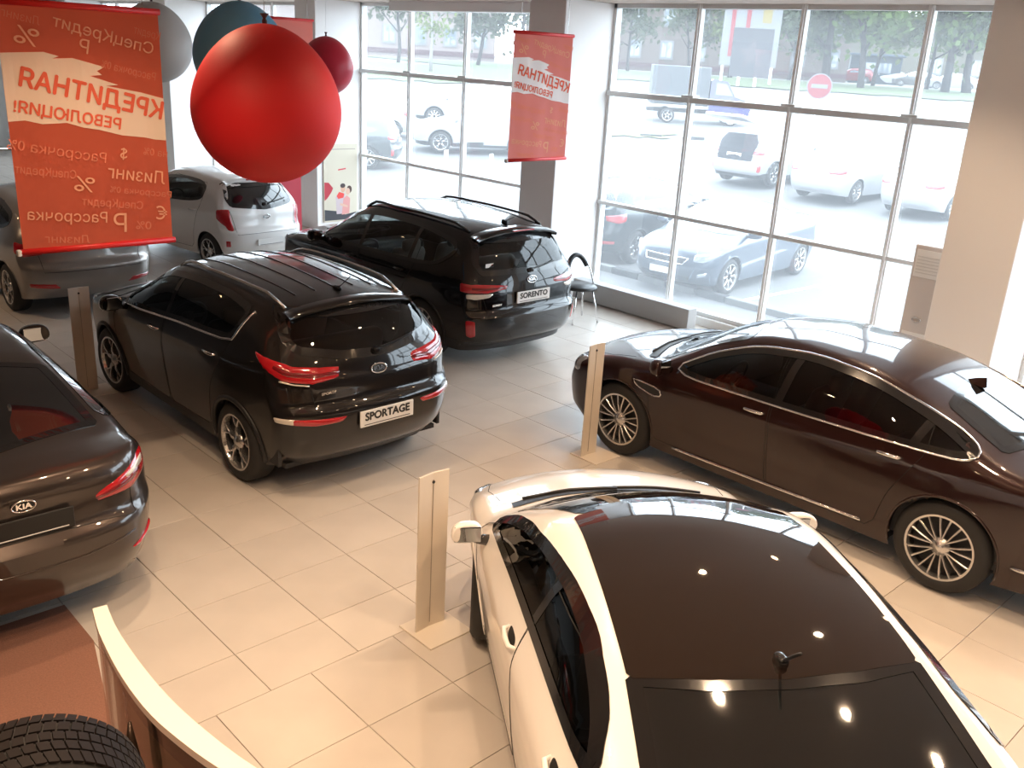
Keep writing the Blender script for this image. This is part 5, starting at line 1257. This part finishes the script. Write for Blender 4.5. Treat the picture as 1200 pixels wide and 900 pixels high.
q = MB(); q.box(1.1, -.14, 5.2, .7, .02, 1.3); q.build('yellow_figure', mat('sign_yellow', (.16, .12, .04), .6), root)
for xx in (-1.9, 1.9):
    q = MB(); q.box(xx, 0, .65, .2, .2, 1.3); q.build('post', plate_w, root)

# buildings
def facade(name, label, ax_, ay_, bx_, by_, h, wallc, nwin, rows=2, base=True, arch=None, depth=10):
    L = math.hypot(bx_-ax_, by_-ay_); g0 = min(gz(ax_, ay_), gz(bx_, by_))-.3; root = empty(name, (ax_, ay_, g0), math.atan2(by_-ay_, bx_-ax_), label, 'building')
    q = MB(); q.box(L/2, depth/2, h/2, L, depth, h); q.build('wall', mat('facade_%d%d%d' % tuple(int(c*99) for c in wallc), wallc, .9), root)
    if base:
        q = MB(); q.box(L/2, -.06, .9, L, .12, .5); q.build('base_course', mat('brick_band', (.05, .018, .022), .8), root)
    q = MB(); q.box(L/2, -.1, h-.3, L+.4, .4, .5); q.build('cornice', mat('cornice_pale', (.10, .095, .09), .8), root)
    wf = mat('window_white_frame', (.12, .12, .12), .6)
    for r_ in range(rows):
        for k in range(nwin):
            x = L*(k+.5)/nwin; z = 2.6+3.4*r_
            m_ = MB()
            if arch and k in arch and r_ == 0: m_.prism([(-.9, -1.3), (.9, -1.3), (.9, .6), (.64, 1.1), (0, 1.4), (-.64, 1.1), (-.9, .6)], -.12, .05, lambda a, b, c: (x+a, c, z+b))
            else: m_.box(x, -.03, z, 1.5, .16, 2.0)
            o = m_.build('window', wf, root)
            m_ = MB(); m_.box(x-.3, -.13, z, .5, .02, 1.6); m_.box(x+.3, -.13, z, .5, .02, 1.6); m_.build('pane', out_glass, o)
    return root
facade('beige_building', 'long beige building with arched window and dark red base behind the lorry', 76.0, 74.0, 97.0, 45.5, 9, (.085, .064, .055), 10, 2, True, (2,), 6)
facade('ochre_building', 'pale ochre building behind the far trees on the right', 105, 62, 130, 28, 8, (.075, .068, .050), 9)
facade('pale_building', 'pale pink building beyond the lawn in the left-hand window', 50.0, 89.5, 71.0, 73.5, 8, (.17, .135, .125), 8)
q = MB(); q.rbox(0, 0, 1.5, 5.5, 3, 3.0, .05); root = empty('kiosk', (105.5, 46.6, gz(105, 46)), R(-65), 'dark blue-green kiosk behind the small red car', 'kiosk')
q.build('cabin', mat('kiosk_blue', (.008, .018, .026), .7), root); q = MB(); q.rbox(0, 0, 3.1, 6.2, 3.6, .22, .03); q.build('roof', mat('kiosk_roof', (.035, .055, .075), .7), root)
q = MB(); q.rbox(0, -1.55, 1.7, 3.4, .06, 1.1, .02); q.build('window', out_glass, root)

# trees
bark = mat('bark', (.022, .018, .018), .9); white_bark = mat('birch_bark', (.16, .155, .15), .8)
leafm = [mat('leaves_fresh_green', (.065, .105, .022), .8), mat('leaves_grey_green', (.055, .070, .038), .8), mat('leaves_yellow_green', (.095, .125, .030), .8)]
for m_ in leafm:
    t = m_.node_tree; b = t.nodes['Principled BSDF']; o_ = t.nodes['Material Output']; tr = t.nodes.new('ShaderNodeBsdfTranslucent'); tr.inputs[0].default_value = b.inputs['Base Color'].default_value
    mx = t.nodes.new('ShaderNodeMixShader'); mx.inputs[0].default_value = .4; t.links.new(b.outputs[0], mx.inputs[1]); t.links.new(tr.outputs[0], mx.inputs[2]); t.links.new(mx.outputs[0], o_.inputs[0])
def tree(x, y, h, rt, cr, lm, label, nleaf=1500, birch=False, trunks=1, zc=.62):
    rnd = random.Random(int(x*10+y)); root = empty('birch_tree' if birch else 'tree', (x, y, gz(x, y)-.05), 0, label, 'tree', 'trees across the street'); q = MB(); tips = []
    for t_ in range(trunks):
        lean = Vector((rnd.uniform(-.12, .12), rnd.uniform(-.12, .12), 1)); p = Vector(((t_-.5*(trunks-1))*.5, 0, 0)); pts = [p]
        for k in range(6): p = p+lean*h*.13+Vector((rnd.uniform(-.15, .15), rnd.uniform(-.15, .15), 0)); pts.append(p)
        q.tube(pts, [rt*(1-.12*k) for k in range(7)], 8)
        for b_ in range(7):
            st = pts[2+b_ % 5]; a = rnd.uniform(0, 6.28); el = rnd.uniform(.4, 1.1); d = Vector((math.cos(a)*math.cos(el), math.sin(a)*math.cos(el), math.sin(el))); e = st+d*cr*rnd.uniform(.6, 1.0)
            q.tube([st, st.lerp(e, .5)+Vector((0, 0, -.1)), e], [rt*.42, rt*.26, rt*.08], 6); tips.append(e)
    q.build('trunk', white_bark if birch else bark, root, True)
    q = MB(); ls = .16*cr/2.2+.06
    for k in range(nleaf):
        c_ = rnd.choice(tips) if rnd.random() < .75 else Vector((0, 0, h*zc)); rr = cr*(.42 if rnd.random() < .8 else .9)
        d = Vector((rnd.gauss(0, 1), rnd.gauss(0, 1), rnd.gauss(0, .8))); d.normalize(); c2 = c_+d*rr*rnd.random()**.5
        a = Vector((rnd.gauss(0, 1), rnd.gauss(0, 1), rnd.gauss(0, 1))).normalized()*ls; b2 = a.cross(Vector((rnd.gauss(0, 1), rnd.gauss(0, 1), rnd.gauss(0, 1)))).normalized()*ls*.6
        q.add([c2-a, c2+b2, c2+a, c2-b2], [(0, 1, 2, 3)])
    tag(q.build('foliage', lm, root), kind='stuff')
T_ = [(70.4, 53.8, 9, .16, 3.2, 1, 'thin tree at the left end of the beige building', 900, False, 1), (71.6, 47.4, 9, .12, 3.0, 1, 'twin-stemmed young tree beside the window mullion, behind the lorry', 1000, False, 2), (73.8, 44.5, 9, .12, 3.0, 2, 'slender pair of stems right of the lorry', 900, False, 2),
      (80.6, 42.0, 10, .2, 3.6, 1, 'grey-green tree right of the pylon sign', 1500), (74.6, 35.5, 11, .42, 3.8, 1, 'tree with a thick black trunk above the no-entry sign', 1500), (74.2, 31.9, 11, .32, 4.2, 0, 'bright green tree in front of the kiosk', 2400),
      (83.4, 35.5, 10, .2, 4.0, 2, 'yellow-green tree behind the far parked cars', 2200), (84.5, 31.0, 10, .22, 4.0, 2, 'yellow-green tree left of the thick forked one', 2000), (78.8, 26.9, 11, .40, 4.4, 1, 'grey-green tree with a thick trunk, left of the forked one', 1800), (80.9, 26.0, 11, .34, 4.4, 0, 'forked tree with white-painted trunk foot by the second pillar', 1800, False, 2),
      (88, 47, 10, .2, 4.0, 0, 'green tree behind the billboard', 1800), (41.3, 47.3, 8, .13, 1.6, 2, 'white birch with few leaves in the left-hand window', 500, True), (53.7, 56.5, 9, .18, 3.2, 1, 'dark leafy tree beyond the lawn in the left-hand window', 2200), (56.5, 53.5, 9, .2, 2.6, 1, 'tree before the pale pink building', 700), (46, 57.5, 9, .16, 3, 1, 'loose tree at the far left of the left-hand window', 900)]
for a in T_: tree(a[0], a[1], a[2], a[3], a[4], leafm[a[5]], a[6], a[7], a[8] if len(a) > 8 else False, a[9] if len(a) > 9 else 1)
# slim posts with feet behind the left-hand window
for i, (x, y) in enumerate(((15.7, 14.2), (16.4, 13.0), (16.6, 11.8))):
    root = empty('barrier_post', (x, y, -.12), R(30), 'slim metal post on a flat foot outside the left-hand window', 'post', 'slim posts outside the left-hand window')
    q = MB(); q.tube([(0, 0, 0), (0, 0, .62)], .025, 8); q.build('stem', alu, root)
    q = MB(); q.rbox(0, 0, .02, .55, .12, .04, .01); q.rbox(0, 0, .02, .12, .5, .035, .01); q.build('foot', alu, root)
    q = MB(); q.rbox(0, 0, .72, .30, .03, .34, .01); q.build('plate', alu_w, root)
